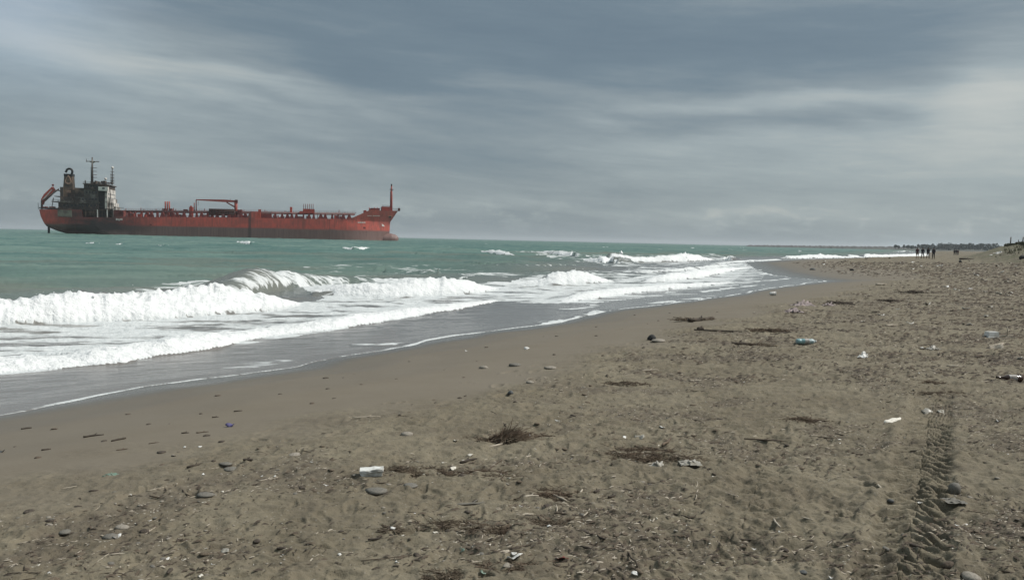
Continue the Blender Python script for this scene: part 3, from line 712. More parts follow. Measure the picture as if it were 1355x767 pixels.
red = n.mix(n.sstep(mid, .35, .7), (0.56, 0.098, 0.068), (0.38, 0.086, 0.062))
red = n.mix(n.math('MULTIPLY', n.sstep(vert, .48, .68), .55), red, (0.20, 0.062, 0.046))
boot = n.mix(n.sstep(vert, .3, .7), (0.135, 0.082, 0.072), (0.190, 0.118, 0.104))
boot = n.mix(n.math('MULTIPLY', n.sstep(X_, 120, 205), .45), boot, (0.175, 0.092, 0.078))
zz = n.math('ADD', Z_, n.math('MULTIPLY', n.math('SUBTRACT', mid, .5), .5))
lim = n.math('ADD', 5.3, n.math('MULTIPLY', X_, 0.004))
c = n.mix(n.sstep(n.math('ADD', n.math('SUBTRACT', zz, lim), n.math('MULTIPLY', n.math('SUBTRACT', big, .5), 1.6)), -.7, .9), boot, red)
c = n.mix(n.math('MULTIPLY', n.sstep(big, .46, .68), .35), c, (0.13, 0.055, 0.045))
# soot licked down and along the hull below the burnt house
soot = n.math('MULTIPLY', n.sstep(X_, 6, 20), n.sstep(X_, 66, 38))
soot = n.math('MULTIPLY', soot, n.sstep(n.math('ADD', n.math('MULTIPLY', big, 14), Z_), 5.0, 11.0))
soot = n.math('MULTIPLY', soot, n.math('ADD', .62, n.math('MULTIPLY', n.sstep(big, .3, .6), .38)))
c = n.mix(soot, c, (0.032, 0.023, 0.022))
rub = n.math('MULTIPLY', n.sstep(n.math('ABSOLUTE', n.math('SUBTRACT', X_, sx(329.5))), 1.1, .5), .75)
c = n.mix(rub, c, (0.05, 0.035, 0.033))
for px_, w_ in ((246, .5), (98, .4), (206, .4), (435, .5)):
    c = n.mix(n.math('MULTIPLY', n.sstep(n.math('ABSOLUTE', n.math('SUBTRACT', X_, sx(px_))), w_, w_ * .4), .35), c, (0.12, 0.05, 0.045))
bowd = n.math('MULTIPLY', n.sstep(X_, 184, 192), n.sstep(Z_, 9, 11.5))
c = n.mix(n.math('MULTIPLY', bowd, .45), c, (0.16, 0.045, 0.040))
p = n.add('ShaderNodeBsdfPrincipled', i_Roughness=.55); n.l.new(c, p.inputs['Base Color'])
o_ = n.add('ShaderNodeOutputMaterial'); n.l.new(p.outputs[0], o_.inputs[0])
hull = hull_mb.build('hull', M['hull'], ship)
for pl in hull.data.polygons: pl.use_smooth = False

def bpx(name, px0, px1, yt, yb, y0, y1, mat, par=ship, taper=0.0, label=None):
    pm = (px0 + px1) / 2
    o = MB().box(sx(px0, y0), sx(px1, y0), y0, y1, sz(pm, yb, y0), sz(pm, yt, y0), taper).build(name, M[mat], par)
    if label: o['label'] = label
    return o
def pole(name, pts, r, mat, par=ship, k=6):
    """pts: (px, py, ylocal)"""
    return MB().tube([(sx(a, c_), c_, sz(a, b, c_)) for a, b, c_ in pts], r, k).build(name, M[mat], par, True)
def railing(px0, px1, yb, yt, yl, mat='pipe_grey', par=ship, step=3.2, nr_=3):
    mb = MB(); x0, x1 = sx(px0, yl), sx(px1, yl); pm = (px0 + px1) / 2; z0, z1 = sz(pm, yb, yl), sz(pm, yt, yl)
    k = max(1, int(abs(x1 - x0) / step))
    for i in range(k + 1): mb.box(x0 + (x1 - x0) * i / k - .05, x0 + (x1 - x0) * i / k + .05, yl - .05, yl + .05, z0, z1)
    for j in range(1, nr_ + 1): mb.box(min(x0, x1), max(x0, x1), yl - .04, yl + .04, z0 + (z1 - z0) * j / nr_ - .04, z0 + (z1 - z0) * j / nr_ + .04)
    return mb.build('railing', M[mat], par)
def windows(par, px0, px1, k, yt, yb, yl, mat='glass_dark'):
    w = (px1 - px0) / k
    for i in range(k):
        a = px0 + i * w + w * .25
        bpx('window', a, a + w * .5, yt, yb, yl - .08, yl + .05, mat, par)

# stern house, burnt
bpx('poop_deck', 51.5, 156, 276.3, 277.4, 0.6, 29.4, 'burnt')
bpx('side_wall', 108.6, 151, 277.4, 287.6, 2.6, 27.4, 'burnt')
for p_ in (113, 118.5, 123.5): bpx('pillar', p_ - .35, p_ + .35, 277.4, 288.2, .5, .9, 'burnt')
for p_ in (128.5, 141.3, 149.6): bpx('pillar', p_ - .55, p_ + .55, 277.4, 288.6, .4, 1.0, 'pale_paint', label='pale grey pillar under the poop deck')
for p_ in (133, 137, 145): bpx('side_door', p_ - 1, p_ + 1, 280, 287, 2.45, 2.62, 'black')
bpx('side_plate', 76, 94.6, 277.6, 287, .15, 2.4, 'plate_grey', label='grey scorched plate on the stern side')
h1 = bpx('lower_house', 77, 130, 268.6, 276.3, 2.5, 27.5, 'burnt'); windows(h1, 82, 128, 9, 270.6, 273.4, 2.5)
bpx('boat_deck', 76, 131, 267.6, 268.6, 1.6, 28.4, 'burnt_pale')
railing(76, 131, 267.6, 265.8, 1.7, 'burnt_pale'); railing(52, 77, 276.3, 274.3, .8, 'burnt')
for p_ in (56, 60, 66, 70): bpx('mooring_winch', p_ - 1, p_ + 1.4, 273.4, 276.3, 4, 7, 'ship_dark_red')
bpx('engine_casing', 79.5, 101, 260.5, 267.6, 4, 26, 'burnt'); 
h2 = bpx('middle_house', 99, 130, 260.8, 267.6, 3, 27, 'burnt_pale'); windows(h2, 103, 129, 6, 262.5, 265, 3)
bpx('aft_house', 99, 111, 249, 260.8, 5, 25, 'burnt'); bpx('aft_house_locker', 95.5, 99, 251.5, 260.8, 8, 20, 'burnt')
h3 = bpx('upper_house', 111, 130, 251.2, 260.8, 3, 27, 'burnt_pale'); windows(h3, 112.5, 129, 4, 253.5, 256.5, 3)
bpx('upper_deck', 109.8, 131, 250.3, 251.2, 2.2, 27.8, 'burnt')
hb4 = bpx('bridge', 111, 140.4, 244.6, 250.3, 2.6, 24, 'burnt'); windows(hb4, 112, 129, 5, 245.8, 248.2, 2.6)
bpx('bridge_roof', 109.6, 141.4, 243.4, 244.6, 1.4, 24.6, 'burnt')
bw_ = bpx('bridge_wing', 130, 142.5, 247.5, 252.8, -.2, 2.6, 'stained_white'); bpx('window', 135, 138.5, 248.7, 250.4, -.32, -.18, 'glass_dark', bw_)
bpx('opening_shade_block', 130.2, 139, 252.8, 276.3, 3.6, 22, 'black', label='black block painted as the shade inside a gap in the bridge house side')  # solid black block put in as the shade of the open gap
fp_ = bpx('front_house', 138.6, 141.6, 250.3, 276.3, 2.6, 23, 'stained_white')
for k_, yy_ in enumerate((256, 261, 266, 271)):
    for y_ in range(5, 22, 3): MB().box(sx(141.6, 2.6), sx(141.6, 2.6) + .08, y_, y_ + 1.3, sz(141, yy_ + 1.6, 4), sz(141, yy_, 4)).build('window', M['glass_dark'], fp_)
bpx('front_step', 141.6, 145.5, 262.5, 276.3, 5, 22, 'stained_white'); bpx('front_step', 145, 149, 268.5, 276.3, 6, 21, 'stained_white'); bpx('front_step', 148.5, 153, 273.5, 279, 8, 19, 'stained_white')
for yy_ in (256, 262, 268): railing(130, 141, yy_, yy_ - 1.6, 2.0, 'burnt')
railing(110, 141, 243.4, 241.4, 1.6, 'burnt'); railing(152, 163, 276.3, 274.5, 1.0, 'burnt')
Rr = random.Random(3)
for k_ in range(12):
    p_ = Rr.uniform(112, 148); bpx('roof_fitting', p_ - Rr.uniform(.3, 1.4), p_ + Rr.uniform(.3, 1.4), 243.4 - Rr.uniform(1, 4), 243.4, 8, 12, 'burnt')
for k_ in range(10):
    p_ = Rr.uniform(78, 108); bpx('deck_fitting', p_ - .5, p_ + .6, 267.6 - Rr.uniform(1.5, 5), 267.6, 2.2, 3.2, 'burnt')
# funnel with its drop emblem
fx0, fx1 = sx(82.6, 10), sx(97.4, 10); fz0, fz1 = sz(91, 262, 10), sz(91, 231.5, 10)
fm = MB(); t0_, t1_ = 0.0, 1.1
fm.add([(fx0, 9.4, fz0), (fx1, 9.4, fz0), (fx1, 14.6, fz0), (fx0, 14.6, fz0), (fx0 + t1_, 10, fz1), (fx1 - .6, 10, fz1), (fx1 - .6, 14, fz1), (fx0 + t1_, 14, fz1)],
       [(0, 3, 2, 1), (4, 5, 6, 7), (0, 1, 5, 4), (1, 2, 6, 5), (2, 3, 7, 6), (3, 0, 4, 7)])
fun = fm.build('funnel', M['funnel_tan'], ship)
MB().box(fx0 + .9, fx1 - .4, 9.7, 14.3, fz1 - 1.0, fz1 + .35).build('funnel_rim', M['black'], fun)
em = MB()
def drop_loop(cx, cz, w, hgt, y): 
    pts = []
    for k_ in range(25):
        a = 2 * math.pi * k_ / 24
        r_ = w * math.sin(a) * (abs(math.sin(a / 2)) ** 1.2)
        pts.append((cx + r_, y + (hgt / 2 - math.cos(a) * hgt / 2) * 0 , cz + math.cos(a) * hgt / 2))
    return pts
em.tube(drop_loop(sx(90.8, 10), sz(91, 238.5, 10), 1.9, 4.9, 9.62), .17, 5)
em.tube([(sx(87, 10), 9.62, sz(91, 242.2, 10)), (sx(89, 10), 9.6, sz(91, 243, 10)), (sx(91, 10), 9.6, sz(91, 243.2, 10)), (sx(93, 10), 9.6, sz(91, 242.6, 10)), (sx(94.4, 10), 9.62, sz(91, 241.4, 10))], .16, 5)
for q_ in (89.2, 90.7, 92.2, 93.7): em.box(sx(q_, 10) - .12, sx(q_, 10) + .12, 9.3, 9.5, sz(91, 256, 10), sz(91, 252.4, 10))
o = em.build('funnel_emblem', M['mark_tan'], fun); o['kind'] = 'stuff'
arc = [(sx(95.2, 12), 12, fz1)] + [(sx(92.2, 12) + 1.55 * math.cos(a), 12, fz1 + 1.9 + 1.5 * math.sin(a)) for a in np.linspace(0, math.pi * .95, 8)] + [(sx(92.2, 12) - 1.9, 12, fz1 + 1.2)]
MB().tube(arc, .62, 8).build('exhaust_pipe', M['black'], fun, True)
MB().tube([(sx(86.5, 12), 12, fz1 + 1.6), (sx(88.5, 12), 12, fz1 + 1.7)], .35, 6).build('exhaust_pipe', M['black'], fun, True)
bpx('funnel_base', 79.6, 83.6, 247.8, 261, 9, 19, 'burnt_pale')
# main mast, cross arm and rungs
mast = pole('main_mast', [(122, 244, 14), (122.4, 209, 14)], [.75, .32], 'burnt_pale')
MB().tube([(sx(114.6, 14), 14, sz(122, 214.6, 14)), (sx(131.6, 14), 14, sz(122, 214.4, 14))], .28, 6).build('mast_arm', M['burnt_pale'], mast)
MB().tube([(sx(114.7, 14), 14, sz(122, 215.6, 14)), (sx(114.7, 14), 14, sz(122, 211.5, 14))], .13, 6).build('antenna', M['burnt_pale'], mast)
MB().prism([(sx(118, 14), sz(122, 214.8, 14)), (sx(127, 14), sz(122, 214.8, 14)), (sx(123, 14), sz(122, 217, 14))], 13.7, 14.3).build('mast_bracket', M['burnt_pale'], mast)
MB().tube([(sx(120.4, 14), 14, sz(122, 244, 14)), (sx(120.4, 14), 14, sz(122, 222, 14))], .10, 5).build('mast_ladder', M['burnt_pale'], mast)
for yy_ in (223, 227.5, 232, 235.5): MB().box(sx(122, 14), sx(128.6, 14), 13.6, 14.4, sz(122, yy_, 14), sz(122, yy_, 14) + .22).build('mast_platform', M['pipe_grey'], mast)
m2 = pole('signal_mast', [(148.2, 245, 12), (148.6, 224, 12)], [.5, .2], 'burnt')
for yy_ in (228, 232, 236, 240): MB().box(sx(146, 12), sx(150.8, 12), 11.6, 12.4, sz(148, yy_, 12), sz(148, yy_, 12) + .2).build('mast_platform', M['burnt'], m2)
MB().sphere((sx(148.8, 12), 12, sz(148, 222.6, 12)), .75).build('antenna_dome', M['pale_paint'], m2, True)
MB().sphere((sx(139.8, 10), 10, sz(140, 237.4, 10)), .75).build('antenna_dome', M['pale_paint'], ship, True)
pole('antenna', [(146.4, 244, 10), (146.4, 230, 10)], .1, 'burnt'); pole('antenna', [(150.6, 244, 10), (150.6, 232, 10)], .1, 'burnt'); pole('antenna', [(113, 244, 10), (113, 239, 10)], .3, 'burnt')
# free fall boat and its cradle over the stern
dv = MB().prism([(sx(54, 11), sz(60, 271, 11)), (sx(54.4, 11), sz(60, 264, 11)), (sx(58, 11), sz(60, 257.5, 11)), (sx(69, 11), sz(60, 247, 11)), (sx(72.6, 11), sz(60, 252, 11)), (sx(66, 11), sz(60, 259, 11)), (sx(59, 11), sz(60, 265.5, 11)), (sx(57, 11), sz(60, 267, 11)), (sx(56, 11), sz(60, 271, 11))], 11, 14.2).build('lifeboat', M['ship_bright'], ship)
MB().prism([(sx(55.5, 11), sz(60, 265, 11)), (sx(68.8, 11), sz(60, 250.4, 11)), (sx(69.6, 11), sz(60, 251.2, 11)), (sx(56.5, 11), sz(60, 266, 11))], 10.85, 11.02).build('lifeboat_stripe', M['pale_paint'], dv)
MB().sphere((sx(70.3, 12.6), 12.6, sz(70, 245.4, 12.6)), .65).build('lifeboat_hook', M['ship_dark_red'], dv)
pole('davit_beam', [(55, 277, 10), (55, 266, 10), (60, 263.5, 10), (78, 250.5, 10)], .42, 'burnt'); pole('davit_beam', [(55, 277, 15), (55, 266, 15), (60, 263.5, 15), (78, 250.5, 15)], .42, 'burnt')
pole('davit_post', [(55.5, 277, 12), (55.5, 266, 12)], .5, 'ship_dark_red'); pole('davit_post', [(71, 262, 12), (68, 277, 12)], .2, 'burnt')
bpx('stern_platform', 68, 78, 266.6, 267.5, 6, 20, 'burnt'); bpx('stern_platform', 72, 79, 259.6, 260.4, 8, 18, 'burnt'); bpx('stern_platform', 75, 80, 252, 252.8, 8, 18, 'burnt')
railing(69, 78, 266.6, 264, 6, 'burnt')
pole('flagstaff', [(50.8, 277, 15), (50.4, 268.5, 15)], .12, 'burnt')
bpx('rudder', 62.6, 65.0, 300, 308.6, 13.5, 14.5, 'black')
# tank deck
bpx('deck_house_wall', 151, 163, 278.4, 286, .0, 1.2, 'ship_dark_red')
for yl, yy_, r_ in ((9, 280.4, .32), (10.4, 281.6, .30), (12.2, 279.4, .22), (17, 280.8, .3)):
    MB().tube([(sx(163, yl), yl, sz(163, yy_ - .6, yl)), (sx(300, yl), yl, sz(300, yy_ + 0.3, yl)), (sx(468, yl), yl, sz(468, yy_ + 3.0, yl))], r_, 7).build('deck_pipe', M['pipe_grey'], ship, True)
cw = MB().tube([(sx(158, 13), 13.5, sz(158, 278.8, 13)), (sx(470, 13), 13.5, sz(470, 282.2, 13))], .22, 5).build('catwalk', M['pipe_grey'], ship)
mbr = MB()
for k_ in range(98):
    p_ = 164 + k_ * 3.1; zb = sz(p_, 278.9 + (p_ - 158) * .0109, 13)
    mbr.box(sx(p_, 13) - .04, sx(p_, 13) + .04, 12.9, 13.0, zb, zb + 1.15)
for dz_ in (.6, 1.15): mbr.tube([(sx(158, 13), 12.95, sz(158, 278.8, 13) + dz_), (sx(470, 13), 12.95, sz(470, 282.2, 13) + dz_)], .045, 4)
mbr.build('catwalk_railing', M['pipe_grey'], cw)
kpx = 167
Rs = random.Random(9)
while kpx < 466:
    yt = 279.4 + (kpx - 163) * .0125; wv = Rs.uniform(.6, 2.2)
    pm = kpx; zb = deck_z(sx(kpx)) - .1
    o = MB().add([(sx(kpx) - wv * .9, 7, zb), (sx(kpx) + wv * .9, 7, zb), (sx(kpx) + wv * .9, 10, zb), (sx(kpx) - wv * .9, 10, zb), (sx(kpx) - .4, 7, sz(kpx, yt + .6, 7)), (sx(kpx) + .4, 7, sz(kpx, yt + .6, 7)), (sx(kpx) + .4, 10, sz(kpx, yt + .6, 7)), (sx(kpx) - .4, 10, sz(kpx, yt + .6, 7))],
             [(0, 3, 2, 1), (4, 5, 6, 7), (0, 1, 5, 4), (1, 2, 6, 5), (2, 3, 7, 6), (3, 0, 4, 7)]).build('pipe_support', M['ship_dark_red'], ship)
    kpx += Rs.uniform(5.5, 9.5)
for k_ in range(60):      # valves, vents and lockers along the deck
    p_ = Rs.uniform(165, 466); zb = deck_z(sx(p_)) - .1; w_ = Rs.uniform(.25, .9)
    MB().box(sx(p_) - w_, sx(p_) + w_, 2 + k_ % 5 * 2, 3.2 + k_ % 5 * 2, zb, zb + Rs.uniform(.7, 2.4)).build('deck_fitting', M[Rs.choice(['ship_dark_red', 'ship_red', 'ship_red', 'pipe_grey'])], ship)
for p_, y_ in ((166, 276.5), (186, 275), (190, 277), (206, 276.5), (214.5, 275.6), (229, 275.2), (232, 276.6), (270, 276), (318, 277), (322, 277.6), (349.5, 277.6), (352, 279), (358, 279.5), (376, 279), (432, 281), (447.3, 277.8), (455, 281), (461, 282)):
    pole('vent_post', [(p_, 281.5 + (p_ - 160) * .012, 13), (p_, y_, 13)], .22, 'ship_dark_red')
railing(163, 333, 287, 285.2, .3, 'ship_dark_red', step=6, nr_=2); railing(345, 467, 289.6, 287.8, .3, 'ship_dark_red', step=6, nr_=2)
for p_ in (218.2, 220.9, 223.5): pole('king_post', [(p_, 287, 12), (p_, 266.8, 12)], .42, 'ship_red')
for p_ in (217, 225): bpx('king_post_base', p_ - 1.8, p_ + 1.8, 276, 287, 10, 15, 'ship_dark_red')
bpx('valve_house', 249.5, 254, 274, 287, 9, 13, 'ship_red'); bpx('valve_house', 250.6, 253, 272.5, 274, 10, 12, 'ship_red'); bpx('valve_house', 242, 247, 277, 281, 9, 12, 'ship_dark_red')
crane = empty('deck_crane', (0, 0, 0)); crane.parent = ship
MB().tube([(sx(311.2, 13), 13, sz(311, 288, 13)), (sx(311.2, 13), 13, sz(311, 266.4, 13))], .95, 10).build('crane_post', M['ship_red'], crane, True)
MB().add([(sx(258.8, 13), 12.7, sz(260, 265.2, 13)), (sx(258.8, 13), 13.3, sz(260, 265.2, 13)), (sx(258.8, 13), 13.3, sz(260, 264, 13)), (sx(258.8, 13), 12.7, sz(260, 264, 13)),
          (sx(296, 13), 12.4, sz(296, 267.6, 13)), (sx(296, 13), 13.6, sz(296, 267.6, 13)), (sx(296, 13), 13.6, sz(296, 264.4, 13)), (sx(296, 13), 12.4, sz(296, 264.4, 13)),
          (sx(312, 13), 12.4, sz(312, 268, 13)), (sx(312, 13), 13.6, sz(312, 268, 13)), (sx(312, 13), 13.6, sz(312, 265.6, 13)), (sx(312, 13), 12.4, sz(312, 265.6, 13))],
         [(0, 1, 2, 3), (0, 4, 5, 1), (1, 5, 6, 2), (2, 6, 7, 3), (3, 7, 4, 0), (4, 8, 9, 5), (5, 9, 10, 6), (6, 10, 11, 7), (7, 11, 8, 4), (8, 11, 10, 9)]).build('crane_jib', M['ship_red'], crane)
pole('crane_brace', [(299, 268, 13), (309.5, 274, 13)], .42, 'ship_red', crane)
bpx('crane_cab', 309.6, 313.4, 264.6, 268.6, 11.8, 14.2, 'ship_dark_red', crane)
pole('crane_hook_line', [(258.9, 264.6, 13), (258.9, 280, 13)], .32, 'ship_dark_red', crane); pole('crane_hook_line', [(261.6, 266, 13), (261.4, 272.5, 13)], .1, 'black', crane)
pole('jib_rest', [(256.4, 268.6, 12), (256.2, 280, 12)], .3, 'ship_dark_red')
pole('crane_aerial', [(304, 265, 13), (303.8, 262.6, 13)], .1, 'ship_dark_red', crane)
hr = bpx('hose_rack', 275.6, 309, 276.6, 285.2, 7, 10.5, 'hose_dark', label='dark brown hose rack under the deck crane')
for p_ in np.linspace(278, 307, 9): bpx('rack_post', p_ - .3, p_ + .3, 276.2, 288, 6.7, 7.0, 'ship_dark_red', hr)
for yy_ in (278.2, 280.6, 283): MB().tube([(sx(276), 6.8, sz(290, yy_)), (sx(308.6), 6.8, sz(290, yy_))], .35, 6).build('hose', M['hose_dark'], hr, True)
bpx('manifold', 313, 319, 277.5, 288, 8, 16, 'ship_dark_red'); bpx('side_block', 333.6, 344, 280.4, 289, .2, 2.2, 'ship_bright', label='brighter red block standing above the deck edge amidships')
bpx('side_block', 344, 358, 283, 289.4, 3, 8, 'ship_dark_red')
bpx('deck_locker', 382.4, 385.4, 274, 282, 9, 13, 'ship_bright'); bpx('deck_locker', 395, 399.6, 279.6, 283, 8, 12, 'ship_red')
bpx('vent_house', 399.6, 415, 276.6, 282.4, 8, 15, 'ship_red')
for p_ in np.linspace(400.6, 413, 6): pole('vent_pipe', [(p_, 277, 11), (p_, 270, 11)], .2, 'ship_dark_red')
for p_ in (401, 408, 414, 419): bpx('vent_house_leg', p_ - .4, p_ + .4, 282, 290, 9, 10, 'ship_dark_red')
bpx('companion_way', 441, 446, 285.2, 290, 6, 10, 'ship_red'); bpx('companion_way', 451, 455, 285.6, 290, 6, 10, 'ship_dark_red')
# forecastle
fh = bpx('winch_house', 504, 515.4, 273.6, 279.4, 10, 20, 'ship_red'); railing(504.2, 514, 273.6, 271.8, 10.2, 'ship_dark_red')
fmast = pole('fore_mast', [(515.9, 279, 15), (515.9, 262, 15), (516, 244.4, 15)], [.85, .75, .4], 'ship_red', k=8)
pole('mast_light', [(516, 246.4, 14.4), (516, 244.0, 14.4)], .45, 'black', fmast); MB().box(sx(513.8, 15), sx(518.6, 15), 14.3, 15.7, sz(516, 251.6, 15), sz(516, 250.8, 15)).build('mast_platform', M['ship_dark_red'], fmast)
MB().box(sx(514.3, 14), sx(514.7, 14), 14.2, 14.4, sz(516, 279), sz(516, 252)).build('mast_ladder', M['ship_dark_red'], fmast)
railing(517, 528, 278.3, 276.3, 8, 'ship_dark_red', step=2); bpx('bow_fitting', 525.2, 527.6, 275.4, 279.4, 12.5, 15.5, 'ship_dark_red')
bpx('fore_locker', 489, 501, 275.5, 278, 9, 20, 'ship_dark_red'); bpx('fore_locker', 480, 483.4, 278.4, 283.5, 10, 16, 'ship_red')
for p_ in (487, 494, 498): pole('vent_post', [(p_, 279, 12), (p_, 274.6, 12)], .25, 'ship_red')
def hull_y(xm, z_):
    u = (xm - x_stern(z_)) / (x_stem(z_) - x_stern(z_)); return BEAM / 2 - half_b(min(u, 1), 1, z_)
def on_hull(name, px, py, w, hgt, mat, par=hull, label=None):
    a, b = sx(px - w / 2), sx(px + w / 2); z0, z1 = sz(px, py + hgt / 2), sz(px, py - hgt / 2); t = .12
    ya0, ya1, yb0, yb1 = hull_y(a, z0) - t, hull_y(a, z1) - t, hull_y(b, z0) - t, hull_y(b, z1) - t
    o = MB().add([(a, ya0, z0), (b, yb0, z0), (b, yb1, z1), (a, ya1, z1), (a, ya0 + .5, z0), (b, yb0 + .5, z0), (b, yb1 + .5, z1), (a, ya1 + .5, z1)], [(0, 1, 2, 3), (7, 6, 5, 4), (0, 4, 5, 1), (1, 5, 6, 2), (2, 6, 7, 3), (3, 7, 4, 0)]).build(name, M[mat], par)
    if label: o['label'] = label
for px_, py_, w_, h_, ln in ((157.2, 290.2, 9.0, 2.6, 5), (477.5, 294.3, 10.5, 1.5, 7), (488, 285.4, 6, .9, 3), (497.5, 285.4, 10, 1.2, 6)):
    for k_ in range(ln):        # worn pale lettering, each stroke block where one can be made out
        q_ = px_ - w_ / 2 + (k_ + .5) * w_ / ln; on_hull('lettering', q_, py_ + (.6 if px_ < 200 and k_ == 2 else 0), w_ / ln * .74, h_ * (0.75 if k_ % 2 else 1), 'pale_paint')
on_hull('draught_mark', 507, 298, 2.6, 2.4, 'pale_paint'); on_hull('draught_mark', 508.6, 298.8, 1.6, 1.2, 'pale_paint'); on_hull('draught_mark', 506, 296.6, 1.2, 1.2, 'pale_paint')
on_hull('hawse_lip', 517, 285.3, 5.6, .8, 'mark_tan'); on_hull('hawse_pipe', 517, 286.8, 3.4, 2, 'black'); on_hull('anchor', 517.4, 290, 1.2, 3.4, 'ship_dark_red')
on_hull('hull_scar', 481.5, 301.2, 3, 2.2, 'ship_dark_red'); on_hull('hull_scar', 199, 297.4, 2.4, 2, 'ship_dark_red')

# ------------------------------------------------------------------ far shore
def leaf_cloud(ells, per, size, seed, zmin=None):
    r_ = np.random.RandomState(seed); V = []; 
    for (cx, cy, cz, ax, ay, az_) in ells:
        k = per; q = r_.normal(size=(k, 3)); q /= np.linalg.norm(q, axis=1)[:, None]; q *= (r_.rand(k, 1) ** .45)
        c_ = q * [ax, ay, az_] + [cx, cy, cz]
        if zmin is not None: c_[:, 2] = np.maximum(c_[:, 2], zmin)
        a = r_.normal(size=(k, 3)); a /= np.linalg.norm(a, axis=1)[:, None]; b = np.cross(a, r_.normal(size=(k, 3))); b /= np.linalg.norm(b, axis=1)[:, None]
        sz_ = size * (0.6 + .8 * r_.rand(k, 1))
        V.append(np.stack([c_ - a * sz_ - b * sz_ * .6, c_ + a * sz_ - b * sz_ * .6, c_ + a * sz_ + b * sz_ * .6, c_ - a * sz_ + b * sz_ * .6], 1).reshape(-1, 3))
    V = np.concatenate(V); return mesh_np('foliage', V, np.arange(len(V)).reshape(-1, 4), False)
simple('far_foliage', (0.055, 0.068, 0.060), (0.030, 0.042, 0.038), 0.12, 0.8)
simple('bark', (0.07, 0.055, 0.04), (0.04, 0.03, 0.025), 1.0, 0.9)
simple('far_rock', (0.11, 0.11, 0.105), (0.05, 0.05, 0.05), 0.3, 0.9)
def far(px, Y): return (px - CXP) / FPX * Y
def top_z(px, py, Y): return CAM_H + (302.2 + .0226 * px - py) / FPX * Y
YB = 1500
# breakwater: a long low mound of rock running out from the headland
r_ = np.random.RandomState(4); xs_b = np.linspace(far(984, YB), far(1236, YB), 160); bv = []
for i, xx_ in enumerate(xs_b):
    f_ = min(1, i / 4); f_ = f_ * (1 if i < 156 else .6); px_ = CXP + xx_ / YB * FPX
    top = (top_z(px_, 324.1 + (px_ - 985) * .0105, YB)) * f_ + .3 * r_.randn() * f_
    for (dy, zz_) in ((-14, -1.5), (-9, top * .45), (-4, top * .9), (0, top), (5, top * .9), (12, -1.5)):
        bv.append((xx_ + r_.randn() * .5, YB + dy + r_.randn() * .8, zz_ + r_.randn() * .25))
bf = [(i * 6 + j, (i + 1) * 6 + j, (i + 1) * 6 + j + 1, i * 6 + j + 1) for i in range(159) for j in range(5)]
tag(link('breakwater', mesh_np('breakwater', bv, bf, False), M['far_rock']), 'long low dark breakwater lying on the horizon left of the headland', 'breakwater')
# headland: low ground with its wood
Rt = random.Random(8)
def land(name, px0, px1, Y, depth, hts, mat):
    xs2 = np.linspace(far(px0, Y), far(px1, Y), 60); vv = []
    for i, xx_ in enumerate(xs2):
        px_ = CXP + xx_ / Y * FPX; zt = np.interp(px_, [a for a, b in hts], [b for a, b in hts])
        for (dy, f_) in ((-depth * .3, -.2), (0, .7), (depth * .3, 1), (depth, .9)): vv.append((xx_, Y + dy, max(-1, zt * f_ + Rt.uniform(-.2, .2))))
    ff = [(i * 4 + j, (i + 1) * 4 + j, (i + 1) * 4 + j + 1, i * 4 + j + 1) for i in range(59) for j in range(3)]
    o = link(name, mesh_np(name, vv, ff), M[mat]); o['kind'] = 'structure'; return o
simple('far_ground', (0.085, 0.088, 0.075), (0.055, 0.060, 0.052), 0.05, 0.9)
land('headland', 1150, 1420, 1420, 200, [(1150, -0.5), (1165, 1.6), (1180, 2.6), (1235, 3.2), (1330, 6), (1420, 6)], 'far_ground')
ells = []
prof = [(1232, 325.6), (1236, 323.6), (1240, 324.8), (1243, 323.2), (1246, 325.6), (1249, 322.6), (1256, 323.6), (1266, 323.2), (1280, 322.6), (1290, 321.6), (1300, 321), (1311, 320.6), (1318, 322), (1324, 324.8), (1332, 326.5)]
for k_ in range(230):
    px_ = Rt.uniform(1231, 1333); Y_ = Rt.uniform(1400, 1560); yt = np.interp(px_, [a for a, b in prof], [b for a, b in prof]); zt = top_z(px_, yt, 1430)
    hz = Rt.uniform(2.2, 3.6); ells.append((far(px_, 1430), Y_, Rt.uniform(.35, 1.0) * (zt - hz), 4.5, 4.5, hz))
tag(link('distant_wood', leaf_cloud(ells, 34, 1.1, 5, 1.0), M['far_foliage']), kind='stuff')
for i, (px_, yt, w_, lab) in enumerate([(1183, 323.4, 3.2, 'rounded dark tree leftmost on the far headland'), (1186.5, 324.4, 2.2, 'small low tree beside the leftmost tree of the headland'), (1193.6, 323.2, 2.0, 'narrow upright dark tree on the far headland'),
                                     (1199.5, 324, 3.4, 'broad low tree left of the walkers on the far headland'), (1203.8, 325, 2.6, 'squat tree just behind the leftmost walker'), (1212.3, 322.8, 1.6, 'slim tree top above the leftmost walker'),
                                     (1228, 326, 4.5, 'low spreading tree behind the right-hand walkers')]):
    Yt = 1410; g_ = 1.2; zt = top_z(px_, yt, Yt); X_t = far(px_, Yt); w_m = w_ * Yt / FPX
    root = empty('tree', (X_t, Yt, g_), label=lab, cat='tree', group='single trees on the far headland')
    cr_ = [(Rt.uniform(-.5, .5) * w_m, Rt.uniform(-1, 1), (zt - g_) * Rt.uniform(.45, .8), w_m * .55, 2.2, (zt - g_) * .2) for _ in range(5)] + [(0, 0, (zt - g_) * .68, w_m * .7, 2.5, (zt - g_) * .30)]
    link('crown', leaf_cloud(cr_, 60, .55, 60 + i), M['far_foliage'], root)
    MB().tube([(0, 0, -1), (.1, 0, (zt - g_) * .7)], [.4, .2], 6).build('trunk', M['bark'], root)
root = empty('tree', (far(1221, 1410), 1410, 1.2), label='flat-topped umbrella pine above the walkers on the far headland', cat='tree', group='single trees on the far headland')
zt = top_z(1221, 323, 1410) - 1.2
